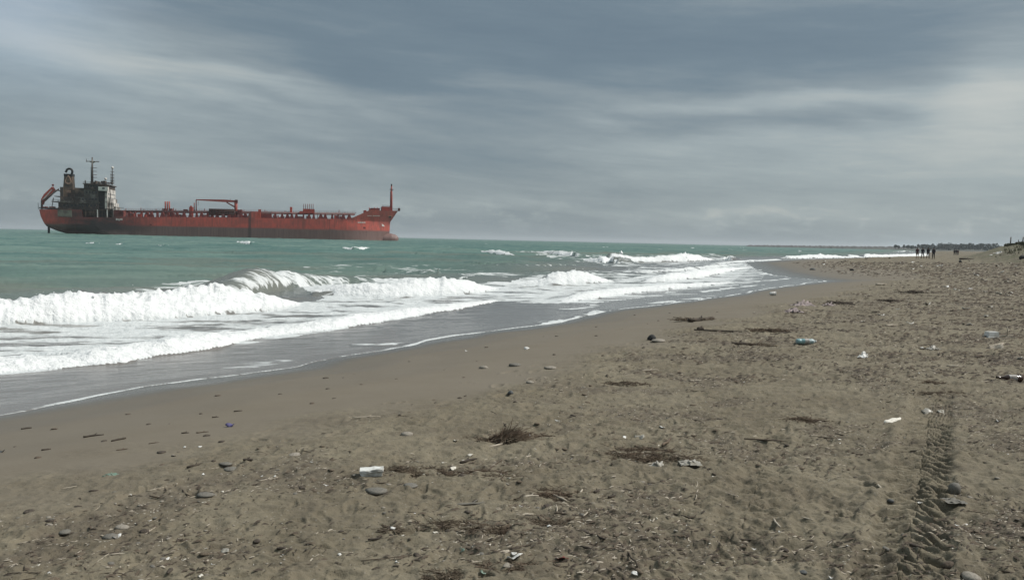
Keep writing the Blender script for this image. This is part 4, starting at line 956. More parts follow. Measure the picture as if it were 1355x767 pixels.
link('crown', leaf_cloud([(0, 0, zt - 1.1, 3.2, 3, .9)], 140, .5, 77), M['far_foliage'], root); MB().tube([(0, 0, -1), (0, 0, zt - 1)], [.3, .2], 6).build('trunk', M['bark'], root)

# dune shrubs, grass and stakes at the back of the beach
simple('dune_shrub', (0.085, 0.088, 0.055), (0.125, 0.108, 0.070), 0.8, 0.85)
simple('wood_grey', (0.13, 0.115, 0.095), (0.075, 0.062, 0.05), 3, 0.85, stretch=(1, 1, .2))
for i, (px_, Y_, w_, h_, lab) in enumerate([(1353, 150, 1.6, .5, 'dark low shrub on the dune crest at the right edge'), (1347.5, 152, 1.6, .5, 'small dark shrub left of the crest shrub on the dune'), (1335, 138, .8, .35, 'tiny shrub on the dune slope below the tallest stake'), (1357, 128, 1.8, .6, 'shrub on the dune face nearest the camera')]):
    X_ = far(px_, Y_); root = tag(link('shrub', leaf_cloud([(Rt.uniform(-w_, w_) * .5, Rt.uniform(-1, 1), h_ * .3, w_ * .45, 1, h_ * .55) for _ in range(7)], 150, .13, 90 + i), M['dune_shrub']), lab, 'shrub', 'shrubs on the dune')
    root.location = (X_, Y_, gz(X_, Y_))
gv = []; rg = np.random.RandomState(3)
for k_ in range(1300):
    Y_ = rg.uniform(95, 175); px_ = rg.uniform(1326, 1420); X_ = far(px_, Y_); xt = (82 + (Y_ - 150) * .62) if Y_ > 150 else (57 + (Y_ - 100) * .5)
    if X_ < xt + 5 or pn(np.array([X_ * .3]), np.array([Y_ * .3]), 4)[0] < .02: continue
    zz_ = gz(X_, Y_)
    for b_ in range(3):
        a_ = rg.uniform(0, 6.28); L_ = rg.uniform(.15, .4); cx_, cy_ = X_ + rg.normal() * .1, Y_ + rg.normal() * .1
        gv.append(((cx_ - .03, cy_, zz_), (cx_ + .03, cy_, zz_), (cx_ + .1 * math.cos(a_) + .01, cy_ + .1 * math.sin(a_), zz_ + L_), (cx_ + .1 * math.cos(a_) - .01, cy_ + .1 * math.sin(a_), zz_ + L_)))
gv = np.array(gv).reshape(-1, 3); tag(link('dune_grass', mesh_np('dune_grass', gv, np.arange(len(gv)).reshape(-1, 4), False), M['dune_shrub']), kind='stuff')
for px_, Y_, h_, lab, lean in ((1333.8, 150, 1.75, 'weathered stake farthest left on the dune', .05), (1344.5, 150, 1.2, 'thin short stake, the middle one on the dune', -.03), (1349.7, 149, 1.5, 'dark stake nearest the right edge, beside the crest shrub', .1)):
    X_ = far(px_, Y_); z_ = gz(X_, Y_); kk = .085 if h_ < 1.3 else .12
    o = MB().tube([(0, 0, -.3), (lean * .5, 0, h_ * .5), (lean, 0, h_)], [kk, kk * .9, kk * .7], 7).build('stake', M['wood_grey'], None, True)
    tag(o, lab, 'stake', 'stakes on the dune'); o.location = (X_, Y_, z_)

# ------------------------------------------------------------------ people
def skin_mesh(name, verts, edges, radii, levels=1, root=0):
    me = bpy.data.meshes.new(name); me.from_pydata(verts, edges, []); o = bpy.data.objects.new(name, me); C.objects.link(o)
    md = o.modifiers.new('Skin', 'SKIN'); md.use_smooth_shade = True
    for i, r__ in enumerate(radii):
        sv = me.skin_vertices[0].data[i]; sv.radius = (r__, r__) if not isinstance(r__, tuple) else r__; sv.use_root = (i == root)
    sb = o.modifiers.new('Sub', 'SUBSURF'); sb.levels = levels; sb.render_levels = levels
    bpy.context.view_layer.update(); dg = bpy.context.evaluated_depsgraph_get()
    out = bpy.data.meshes.new_from_object(o.evaluated_get(dg)); bpy.data.objects.remove(o); out.name = name; return out
def cloth(name, c1): return simple(name, c1, tuple(q * .7 for q in c1), 6, .85)
cloth('skin', (0.33, 0.20, 0.14)); cloth('hair_dark', (0.03, 0.022, 0.018)); cloth('maroon', (0.085, 0.035, 0.042)); cloth('navy', (0.022, 0.024, 0.034)); cloth('charcoal', (0.028, 0.028, 0.032)); cloth('denim', (0.05, 0.055, 0.075)); cloth('tan_cloth', (0.17, 0.13, 0.10)); cloth('grey_jacket', (0.05, 0.045, 0.055)); cloth('shoe', (0.03, 0.028, 0.026))
def person(X_, Y_, rz, hgt, stride, arm, jacket, trousers, label, group, shorts=False):
    k = hgt / 1.72; s = stride; a = arm
    root = empty('person', (X_, Y_, gz(X_, Y_) - .02), rz, label=label, cat='person', group=group); root.scale = (k, k, k)
    hipL, hipR = (-.10, 0, .90), (.10, 0, .90); kL, kR = (-.11, s * .5 + .04, .50), (.11, -s * .5 + .05, .50)
    aL, aR = (-.11, s, .09), (.11, -s, .10 + .05 * (s > .1)); tL, tR = (-.12, s + .16, .03), (.12, -s + .15, .04)
    sL, sR = (-.19, 0, 1.42), (.19, 0, 1.42); eL, eR = (-.25, -a * .4, 1.14), (.25, a * .4, 1.14); wL, wR = (-.24, -a + .06, .90), (.24, a + .08, .90)
    V = [(0, 0, .95), (0, 0, 1.15), (0, 0, 1.36), (0, .01, 1.50), (0, .03, 1.58), (0, .02, 1.67),
         hipL, kL, aL, tL, hipR, kR, aR, tR, sL, eL, wL, sR, eR, wR]
    E = [(0, 1), (1, 2), (2, 3), (3, 4), (4, 5), (0, 6), (6, 7), (7, 8), (8, 9), (0, 10), (10, 11), (11, 12), (12, 13), (2, 14), (14, 15), (15, 16), (2, 17), (17, 18), (18, 19)]
    Rd = [(.14, .10), (.13, .09), (.15, .10), .055, (.075, .09), (.07, .085), .085, .055, .035, .03, .085, .055, .035, .03, .05, .038, .026, .05, .038, .026]
    hands = []
    for (w, sg) in ((wL, -1), (wR, 1)):
        b0 = len(V); palm = (w[0], w[1] + .01, w[2] - .075); V.append(palm); Rd.append((.036, .018)); E.append((16 if sg < 0 else 19, b0))
        for f_, (dy, L_) in enumerate(((-.03, .065), (-.01, .078), (.01, .082), (.03, .07))):
            V.append((palm[0] - sg * .01, palm[1] + dy, palm[2] - L_ * .6)); V.append((palm[0] - sg * .03, palm[1] + dy * 1.1, palm[2] - L_)); Rd += [.009, .008]; E += [(b0, len(V) - 2), (len(V) - 2, len(V) - 1)]
        V.append((palm[0] - sg * .02, palm[1] + .05, palm[2] + .0)); Rd.append(.011); E.append((b0, len(V) - 1))
    body = link('body', skin_mesh('body', V, E, Rd), M['skin'], root)
    jk = [(0, 0, .86), (0, 0, 1.02), (0, 0, 1.2), (0, 0, 1.40), (0, .01, 1.48), sL, eL, (wL[0], wL[1], wL[2] + .05), sR, eR, (wR[0], wR[1], wR[2] + .05)]
    link('jacket', skin_mesh('jacket', jk, [(0, 1), (1, 2), (2, 3), (3, 4), (3, 5), (5, 6), (6, 7), (3, 8), (8, 9), (9, 10)], [(.19, .135), (.17, .125), (.175, .125), (.18, .125), (.08, .08), .075, .06, .048, .075, .06, .048]), M[jacket], root)
    tv = [(0, 0, .95), hipL, kL, (aL[0], aL[1], aL[2] + .04), hipR, kR, (aR[0], aR[1], aR[2] + .04)]; te = [(0, 1), (1, 2), (2, 3), (0, 4), (4, 5), (5, 6)]; tr = [(.16, .115), .105, .078, .062, .105, .078, .062]
    if shorts: tv = [tv[0], tv[1], (kL[0], kL[1], kL[2] + .06), tv[4], (kR[0], kR[1], kR[2] + .06)]; te = [(0, 1), (1, 2), (0, 3), (3, 4)]; tr = [(.16, .115), .11, .095, .11, .095]
    link('trousers', skin_mesh('trousers', tv, te, tr), M[trousers], root)
    MB().sphere((0, .0, 1.665), (.088, .10, .085), 12, 8).build('hair', M['hair_dark'], root, True)
    MB().sphere((0, .115, 1.60), (.018, .025, .025), 6, 4).sphere((-.035, .10, 1.63), (.012, .01, .01), 6, 4).sphere((.035, .10, 1.63), (.012, .01, .01), 6, 4).build('face_detail', M['skin'], root, True)
    for (t_, an) in ((tL, aL), (tR, aR)): MB().box(t_[0] - .05, t_[0] + .05, an[1] - .07, t_[1] + .06, max(0, an[2] - .09), max(0, an[2] - .09) + .09, .012).build('shoe', M['shoe'], root)
    return root
gp = 'four people walking side by side along the beach'
for px_, rz, hgt, st, ar, jk, tr, lab, shs in ((1211.5, 2.9, 1.70, .10, .06, 'maroon', 'tan_cloth', 'walker in a maroon jacket over bare legs, leftmost of the four', True),
                                     (1218.6, 3.2, 1.68, .17, -.16, 'navy', 'navy', 'walker all in dark navy, second from the left of the four', False),
                                     (1225.8, .1, 1.76, .15, .12, 'charcoal', 'charcoal', 'tall walker in black, third from the left of the four', False),
                                     (1233.0, -.2, 1.70, .05, .20, 'grey_jacket', 'navy', 'walker in a purplish grey jacket, rightmost of the four', False)):
    Y_ = 124 + (px_ % 3) * .4; person(far(px_ + .3, Y_), Y_, rz, hgt, st, ar, jk, tr, lab, gp, shs)
gp2 = 'small far-off group of people farther along the beach'
for px_, Yq, jk, lab in ((1260.6, 236, 'charcoal', 'far-off figure in dark clothes, left of the distant trio'), (1263.0, 238, 'navy', 'far-off figure in the middle of the distant trio'), (1265.3, 235, 'maroon', 'far-off figure on the right of the distant trio, a little reddish')):
    person(far(px_, Yq), Yq, 3.0, 1.65, .12, .1, jk, 'navy', lab, gp2)

# ------------------------------------------------------------------ things lying on the sand
simple('drift_dark', (0.045, 0.036, 0.028), (0.085, 0.068, 0.052), 8, .9, stretch=(1, 1, .3), bump=.004)
simple('drift_brown', (0.105, 0.080, 0.058), (0.055, 0.042, 0.032), 8, .9, bump=.004)
simple('drift_pale', (0.40, 0.35, 0.28), (0.25, 0.21, 0.16), 8, .85, bump=.003)
simple('weed', (0.085, 0.064, 0.045), (0.15, 0.12, 0.085), 9, .9)
simple('weed_red', (0.125, 0.092, 0.064), (0.085, 0.062, 0.044), 9, .9)
simple('weed_brown', (0.115, 0.080, 0.055), (0.18, 0.135, 0.095), 12, .9)
simple('stone_grey', (0.165, 0.152, 0.128), (0.105, 0.098, 0.085), 14, .75, bump=.003)
simple('stone_dark', (0.050, 0.055, 0.056), (0.09, 0.09, 0.085), 14, .6, bump=.003)
simple('stone_pale', (0.27, 0.24, 0.20), (0.18, 0.16, 0.13), 10, .8, bump=.003)
simple('white_plastic', (0.66, 0.65, 0.62), (0.45, 0.43, 0.39), 9, .45)
simple('foam_board', (0.60, 0.60, 0.57), (0.34, 0.33, 0.30), 14, .85, bump=.004)
simple('cuttle', (0.70, 0.66, 0.58), (0.48, 0.44, 0.37), 12, .8, bump=.003)
simple('bag_film', (0.33, 0.31, 0.27), (0.21, 0.19, 0.15), 9, .35)
simple('teal_plastic', (0.20, 0.33, 0.34), (0.42, 0.47, 0.47), 9, .3)
simple('green_plastic', (0.13, 0.20, 0.155), (0.17, 0.20, 0.16), 9, .4)
simple('red_plastic', (0.22, 0.045, 0.035), (0.12, 0.04, 0.03), 9, .5)
simple('purple_plastic', (0.07, 0.06, 0.16), (0.12, 0.11, 0.20), 9, .5)
simple('pink_rag', (0.30, 0.245, 0.235), (0.18, 0.15, 0.145), 12, .85)
simple('brown_glass', (0.035, 0.016, 0.009), (0.05, 0.022, 0.012), 5, .12, spec=.6)
simple('label_paper', (0.42, 0.40, 0.37), (0.22, 0.20, 0.18), 18, .7)
simple('black_rag', (0.025, 0.026, 0.026), (0.05, 0.048, 0.045), 8, .85)
def mpp(P_): return P_.y / FPX          # metres per photo pixel at that place
RD = random.Random(21)
def stick_mesh(L_, r, seed, bend=.12, k=6, n_=6, name='driftwood'):
    r_ = random.Random(seed); pts = []; rr = []
    for i in range(n_ + 1):
        t = i / n_; pts.append(((t - .5) * L_, bend * L_ * math.sin(t * 3.1) * .5 + r_.gauss(0, .012) * L_, r * .55 + r_.gauss(0, .12) * r)); rr.append(r * (1 - .55 * abs(t - .4)) * r_.uniform(.8, 1.15))
    mb = MB().tube(pts, rr, k)
    if r_.random() < .5:
        i = n_ // 2; p_ = pts[i]; mb.tube([p_, (p_[0] + L_ * .12, p_[1] + L_ * .1, p_[2] + r), (p_[0] + L_ * .2, p_[1] + L_ * .14, p_[2] + r * 1.4)], [r * .5, r * .4, r * .2], 5)
    return mb.mesh(name, True, False)
def pebble_mesh(seed, flatn=.5, name='stone', amp=.14):
    bm = bmesh.new(); bmesh.ops.create_icosphere(bm, subdivisions=2, radius=.5); r_ = random.Random(seed); o_ = [r_.uniform(0, 9) for _ in range(3)]
    sx_, sy_ = r_.uniform(.75, 1), r_.uniform(.6, .95)
    for v_ in bm.verts:
        c_ = v_.co; q = 1 + amp * (math.sin(c_.x * 5 + o_[0]) + math.sin(c_.y * 6 + o_[1]) * .8 + math.sin(c_.z * 7 + o_[2]) * .6)
        v_.co = Vector((c_.x * sx_ * q, c_.y * sy_ * q, c_.z * flatn * q + flatn * .22))
    me = bpy.data.meshes.new(name); bm.to_mesh(me); bm.free(); me.polygons.foreach_set('use_smooth', np.ones(len(me.polygons), bool)); return me
def scrap_mesh(seed, name='scrap', n_=9, curl=.25, th=.04):
    """torn bent sheet, about one unit across"""
    r_ = random.Random(seed); ring = [(math.cos(2 * math.pi * i / n_) * r_.uniform(.28, .55), math.sin(2 * math.pi * i / n_) * r_.uniform(.18, .45)) for i in range(n_)]
    f_ = lambda a, b: curl * (a * a * 1.6 + math.sin(b * 5 + seed) * .35 + math.sin(a * 7 + seed * 2) * .25) + .08
    V = [(0, 0, f_(0, 0))] + [(a * .5, b * .5, f_(a * .5, b * .5)) for a, b in ring] + [(a, b, f_(a, b)) for a, b in ring]
    k = len(V); V2 = V + [(a, b, c_ - th) for a, b, c_ in V]; fs = []
    for i in range(n_):
        j = (i + 1) % n_; fs += [(0, 1 + i, 1 + j), (1 + i, 1 + n_ + i, 1 + n_ + j, 1 + j), (k, k + 1 + j, k + 1 + i), (k + 1 + i, k + 1 + j, k + 1 + n_ + j, k + 1 + n_ + i), (1 + n_ + i, k + 1 + n_ + i, k + 1 + n_ + j, 1 + n_ + j)]
    return MB().add(V2, fs).mesh(name, True, False)
def strands(seed, k, L_, W_, Hh, thick=.0035, flat_=.16, name='seaweed', lean=0.0, slen=(.08, .22)):
    """a heap of curling strands, numpy built: each a bent three-sided tube"""
    r_ = np.random.RandomState(seed); n_ = 5; V = []; F_ = []
    kc = 8; cc = r_.normal(size=(kc, 2)) * [L_ * .30, W_ * .26]; pk = r_.randint(0, kc, k); cen = cc[pk] + r_.normal(size=(k, 2)) * [L_ * .10, W_ * .11] * r_.choice([.5, 1, 2.4], k)[:, None]
    rad = np.exp(-((cen[:, 0] / (L_ * .36)) ** 2 + (cen[:, 1] / (W_ * .40)) ** 2))
    z0 = Hh * rad * r_.rand(k) * .9 + thick
    ang = r_.rand(k) * 6.283; le = r_.uniform(slen[0], slen[1], k); el_ = r_.normal(size=k) * flat_; cu = r_.normal(size=k) * 1.6
    P0 = np.stack([cen[:, 0], cen[:, 1], z0], 1); rows = []
    for i in range(n_):
        t = i / (n_ - 1) - .5; a = ang + cu * t
        q = P0 + np.stack([np.cos(a) * le * t, np.sin(a) * le * t, np.sin(el_) * le * t + np.abs(el_) * le * .2 * (1 - 4 * t * t)], 1)
        q[:, 2] = np.maximum(q[:, 2], thick * .5); rows.append(q)
    A = np.stack(rows, 1); tw = thick * r_.uniform(.6, 1.5, k)[:, None, None]
    off_ = [np.array([0, 0, 1.0]), np.array([.87, .3, -.5]), np.array([-.87, -.3, -.5])]
    V = np.stack([A + o_ * tw for o_ in off_], 2).reshape(-1, 3)
    base = np.arange(k)[:, None] * n_ * 3; fs = []
    for i in range(n_ - 1):
        for j in range(3): fs.append(np.stack([base[:, 0] + i * 3 + j, base[:, 0] + i * 3 + (j + 1) % 3, base[:, 0] + (i + 1) * 3 + (j + 1) % 3, base[:, 0] + (i + 1) * 3 + j], 1))
    return mesh_np(name, V, np.concatenate(fs), False)
def put(o, px, py, rz=0.0, dz=0.0, tilt=(0, 0)):
    P_ = on_sand(px, py); o.location = (P_.x, P_.y, P_.z + dz); o.rotation_euler = (tilt[0], tilt[1], rz); return P_
def seat(o, dz=0):
    o.location.z = gz(o.location.x, o.location.y) + dz

# heaps of seaweed and bark
for i, (px, py, wpx, hpx, mat, lab) in enumerate([
    (535, 625, 80, 12, 'weed', 'flat brown seaweed heap with the white foam block at its left end'),
    (640, 628, 70, 7, 'weed_red', 'thin reddish seaweed trail right of the foam block heap'),
    (600, 693, 60, 6, 'weed', 'curved seaweed string below the big heap, left of centre'),
    (655, 700, 60, 7, 'weed_red', 'loose reddish seaweed patch under the curved string'),
    (585, 760, 50, 9, 'weed', 'dark seaweed heap cut by the bottom edge, left of the green scrap'),
    (690, 752, 62, 12, 'weed_red', 'reddish seaweed heap at the bottom edge beside the red plastic piece'),
    (735, 655, 90, 16, 'weed_red', 'broad litter mat of seaweed and pale reed bits near the middle'),
    (745, 692, 70, 8, 'weed', 'sparse seaweed mat below the reed-strewn mat'),
    (862, 600, 90, 12, 'weed_red', 'wide reddish brown seaweed patch around the crumpled clear bag'),
    (905, 606, 46, 7, 'weed', 'dark seaweed wisps right of the crumpled clear bag'),
    (835, 508, 42, 8, 'weed', 'compact dark seaweed clump alone in the mid beach'),
    (700, 576, 34, 6, 'weed_red', 'small seaweed scrap right of the upright tuft'),
    (1010, 437, 62, 8, 'weed_red', 'rust-brown weed patch left of the turquoise bottle, the upper one'),
    (1000, 456, 50, 6, 'weed', 'low dark weed strip left of the turquoise bottle, the lower one'),
    (1075, 556, 90, 9, 'weed_red', 'faint reddish weed spread left of the white cuttlebone'),
    (1230, 506, 40, 7, 'weed_red', 'small reddish weed wisp below the torn white scrap, to its right'),
    (1250, 520, 70, 6, 'weed', 'thin dark weed line left of the brown bottle'),
    (1205, 388, 34, 4, 'drift_dark', 'dark weed patch far up the beach below the walkers'),
    (1180, 399, 26, 4, 'drift_dark', 'second dark weed patch left of the one below the walkers'),
    (1108, 402, 34, 4, 'drift_dark', 'dark weed strip right of the pinkish rag'),
    (930, 424, 60, 5, 'weed', 'dark weed beside the long driftwood log'),
    (640, 700, 40, 5, 'weed', 'small dark weed knot on the curved string'),
    (520, 700, 34, 4, 'weed', 'faint weed smear left of the curved string')]):
    P_ = on_sand(px, py); s_ = mpp(P_); L_ = wpx * s_; Hh = hpx * s_ * .26 * (1 if i == 0 else .6); L_ *= (1 if i < 12 else .62); W_ = L_ * .42
    kst = int(min(2200, 260 + 2400 * L_ * W_ / .25))
    kst = kst if i in (0,) else int(kst * (.36 if i < 12 else .22))
    o = link('seaweed', strands(300 + i, kst, L_, W_, Hh, thick=.0017 * max(1, P_.y / 6), slen=(.05 * max(1, P_.y / 7), .17 * max(1, P_.y / 8))), M[mat]); o.location = P_; seat(o, -.006)
    tag(o, lab, 'seaweed', 'seaweed heaps on the sand')
# the tall tuft with its spike
P_ = on_sand(664, 583); s_ = mpp(P_); tv = []; r_ = np.random.RandomState(5)
mb = MB()
for k_ in range(520):
    t = r_.rand(); bx = (t - .55) * 44 * s_; by = r_.normal() * .035; hh = (.25 + .75 * math.sin(min(1, t * 1.05) * 2.6) ** 1.5) * 22 * s_ * r_.uniform(.35, 1)
    le = r_.normal(.09, .06); mb.tube([(bx - .03, by, 0), (bx + le * .4, by + r_.normal() * .015, hh * .55), (bx + le + r_.normal() * .02, by + r_.normal() * .03, hh)], [.0030, .0026, .0012], 3)
mb.tube([(.03, 0, 0), (.065, 0, .12), (.085, .01, 34 * s_)], [.005, .004, .0015], 4); mb.tube([(.0, 0, 0), (.04, 0, .10), (.07, .01, 29 * s_)], [.004, .003, .001], 4)
o = link('seaweed', mb.mesh('seaweed', False, False), M['weed_brown']); o.location = P_; seat(o, -.012); tag(o, 'upright dark tuft of dried weed with a spike standing out of it', 'seaweed', 'seaweed heaps on the sand')
o = link('seaweed', strands(390, 500, 46 * s_, .12, .03, thick=.003), M['weed']); o.location = (P_.x, P_.y - .02, P_.z); seat(o, -.004); tag(o, 'matted weed lying round the foot of the upright tuft', 'seaweed', 'seaweed heaps on the sand')

# foam block
P_ = on_sand(492, 628); s_ = mpp(P_); L_ = 31 * s_; bm = bmesh.new(); bmesh.ops.create_cube(bm, size=1)
bmesh.ops.subdivide_edges(bm, edges=bm.edges, cuts=4, use_grid_fill=True); r_ = random.Random(2)
for v_ in bm.verts:
    v_.co = Vector((v_.co.x * L_ * (1 - .12 * (v_.co.z < 0)), v_.co.y * L_ * .42, v_.co.z * L_ * .30)) + Vector((r_.gauss(0, .0015), r_.gauss(0, .002), r_.gauss(0, .0022)))
me = bpy.data.meshes.new('foam_block'); bm.to_mesh(me); bm.free(); o = link('foam_block', me, M['foam_board']); o.location = (P_.x, P_.y, P_.z + L_ * .14); o.rotation_euler = (.10, -.04, .12)
tag(o, 'dirty white foam block resting on the flat seaweed heap', 'foam block')
# crumpled clear bag
def crumple(name, L_, Wd, Hh, seed, mat):
    k = 22; r_ = random.Random(seed); V = []; o1 = seed * 3.3
    for i in range(k):
        for j in range(k):
            a, b = i / (k - 1) - .5, j / (k - 1) - .5; q = math.exp(-((a / .38) ** 2 + (b / .36) ** 2) * 1.1)
            w_ = float(fbm(np.array([a * 5 + o1]), np.array([b * 5]), 3, seed)[0]); V.append(((a + .10 * w_) * L_, (b + .12 * w_) * Wd, max(-.01, Hh * (q * (.35 + .9 * abs(w_)) - .06))))
    return link(name, mesh_np(name, V, [(i * k + j, (i + 1) * k + j, (i + 1) * k + j + 1, i * k + j + 1) for i in range(k - 1) for j in range(k - 1)]), M[mat])
o = crumple('plastic_bag', .17, .12, .05, 4, 'bag_film'); put(o, 870, 617); tag(o, 'crumpled pale film bag on the reddish weed patch, its left end standing up', 'bag')
o = crumple('plastic_bag', .15, .12, .03, 14, 'bag_film'); put(o, 913, 612); tag(o, 'small torn film piece right of the crumpled bag, next to the dark wisps', 'bag')
o = crumple('rag', .65, .5, .16, 7, 'pink_rag'); put(o, 1062, 404); tag(o, 'pinkish grey rag heap far up the beach near the water', 'rag')
o = crumple('rag', .45, .3, .12, 9, 'pink_rag'); put(o, 1050, 412); tag(o, 'smaller pale rag scrap just below the pinkish rag heap', 'rag')
o = crumple('rag', .4, .3, .10, 29, 'pink_rag'); put(o, 1097, 404); tag(o, 'greyish rag heap right of the pinkish rag heap', 'rag')
o = crumple('paper_scrap', .20, .13, .10, 11, 'white_plastic'); put(o, 1143, 472, .8); tag(o, 'bright white torn scrap curled up left of the tyre marks, mid distance', 'scrap')
o = crumple('paper_scrap', .24, .14, .08, 12, 'bag_film'); put(o, 1235, 461, .5); tag(o, 'greyish white curled scrap further right of the bright torn one', 'scrap')
o = crumple('net_scrap', .09, .08, .018, 13, 'green_plastic'); put(o, 147, 628); tag(o, 'pale green tangle of netting on the left part of the beach', 'net')
o = crumple('net_scrap', .12, .10, .018, 17, 'stone_grey'); put(o, 1262, 662); tag(o, 'greenish grey film half buried under the round grey stone', 'scrap')
o = crumple('white_sheet', 1.7, .8, .28, 18, 'white_plastic'); o.location = (far(1321, 118), 118, gz(far(1321, 118), 118)); o.rotation_euler = (.12, -.10, .1); tag(o, 'long pale sheet lying at the foot of the dune', 'sheet')
o = crumple('white_sheet', .7, .4, .14, 19, 'white_plastic'); put(o, 1312, 337.5); tag(o, 'short pale sheet on the sand below the long one by the dune', 'sheet')

# bottles: lathed along x
def lathe_x(prof, k=16):
    mb = MB(); vs = []; fs = []
    for (xx_, r__) in prof: vs += [(xx_, r__ * math.cos(2 * math.pi * j / k), r__ * math.sin(2 * math.pi * j / k)) for j in range(k)]
    for i in range(len(prof) - 1):
        for j in range(k): fs.append((i * k + j, i * k + (j + 1) % k, (i + 1) * k + (j + 1) % k, (i + 1) * k + j))
    fs += [tuple(reversed(range(k))), tuple(range((len(prof) - 1) * k, len(prof) * k))]
    return mb.add(vs, fs)
P_ = on_sand(1336, 503); root = empty('glass_bottle', P_, 0, label='brown glass bottle with a dirty pale label lying at the right edge', cat='bottle')
lathe_x([(-.150, .012), (-.140, .0145), (-.132, .0125), (-.10, .0130), (-.07, .017), (-.035, .033), (-.01, .037), (.125, .037), (.138, .034), (.145, .02)]).build('bottle_glass', M['brown_glass'], root, True)
lathe_x([(-.020, .0378), (-.018, .0386), (.072, .0386), (.074, .0378)]).build('bottle_label', M['label_paper'], root, True)
lathe_x([(-.158, .010), (-.157, .0155), (-.146, .0158), (-.145, .012)]).build('bottle_cap', M['drift_dark'], root, True)
root.location.z += .030; root.rotation_euler = (0, .03, .02)
P_ = on_sand(1067, 456); root = empty('plastic_bottle', P_, 0, label='turquoise and white plastic bottle lying beside the rust-brown weed', cat='bottle')
s2 = 1.3
lathe_x([(-.165 * s2, .03), (-.155 * s2, .036), (-.10 * s2, .035), (-.095 * s2, .033), (-.09 * s2, .036), (.02 * s2, .036), (.06 * s2, .033), (.085 * s2, .036), (.115 * s2, .028), (.135 * s2, .014), (.145 * s2, .013)]).build('bottle_body', M['teal_plastic'], root, True)
lathe_x([(.143 * s2, .012), (.144 * s2, .017), (.16 * s2, .017), (.161 * s2, .012)]).build('bottle_cap', M['white_plastic'], root, True)
lathe_x([(-.04 * s2, .0368), (-.038 * s2, .0375), (.03 * s2, .0375), (.032 * s2, .0368)]).build('bottle_label', M['label_paper'], root, True)
for c_ in root.children: c_.scale = (.8, 1.25, 1.25)
root.location.z += .055; root.rotation_euler = (0, 0, .12)
# white tub, cup and stick
P_ = on_sand(1312, 446); root = empty('plastic_tub', P_, .1, label='white upturned tub on the sand near the right edge', cat='tub')
MB().box(-.105, .105, -.07, .07, -.01, .10, .014).build('tub_shell', M['white_plastic'], root); MB().box(-.118, .118, -.082, .082, -.012, .006).build('tub_rim', M['white_plastic'], root)
P_ = on_sand(1022, 391); root = empty('cup', P_, 0, label='white plastic cup lying near the water, left of the pinkish rag', cat='cup')
for c_ in (lathe_x([(-.10, .05), (-.095, .055), (.10, .085), (.105, .08)]).build('cup_wall', M['white_plastic'], root, True), lathe_x([(.100, .09), (.118, .09)]).build('cup_rim', M['white_plastic'], root, True)): pass
root.location.z += .07
P_ = on_sand(1332, 446); root = empty('branch', P_, 0, label='pale forked branch with one prong standing up right of the white tub', cat='driftwood')
s_ = mpp(P_); MB().tube([(0, 0, -.01), (.012, 0, 8 * s_), (0, 0, 14 * s_)], [.012, .010, .006], 6).build('prong', M['drift_pale'], root, True)
MB().tube([(-.42, .02, .012), (-.2, 0, .02), (0, 0, .02), (.12, 0, .035)], [.008, .012, .014, .007], 6).build('stem', M['drift_pale'], root, True)
# cuttlebone
bm = bmesh.new(); bmesh.ops.create_icosphere(bm, subdivisions=3, radius=.5)
for v_ in bm.verts: v_.co = Vector((v_.co.x, v_.co.y * .30 * (1 - .3 * v_.co.x), v_.co.z * .13 + .05 + .10 * v_.co.x ** 2 + .02 * math.sin(v_.co.x * 14)))
me = bpy.data.meshes.new('cuttlebone'); bm.to_mesh(me); bm.free(); me.polygons.foreach_set('use_smooth', np.ones(len(me.polygons), bool))
P_ = on_sand(1181, 558); o = link('cuttlebone', me, M['cuttle']); o.location = P_; o.scale = (35 * mpp(P_),) * 3; o.rotation_euler = (.12, -.08, .55); tag(o, 'long white cuttlebone lying left of the tyre track', 'cuttlebone')
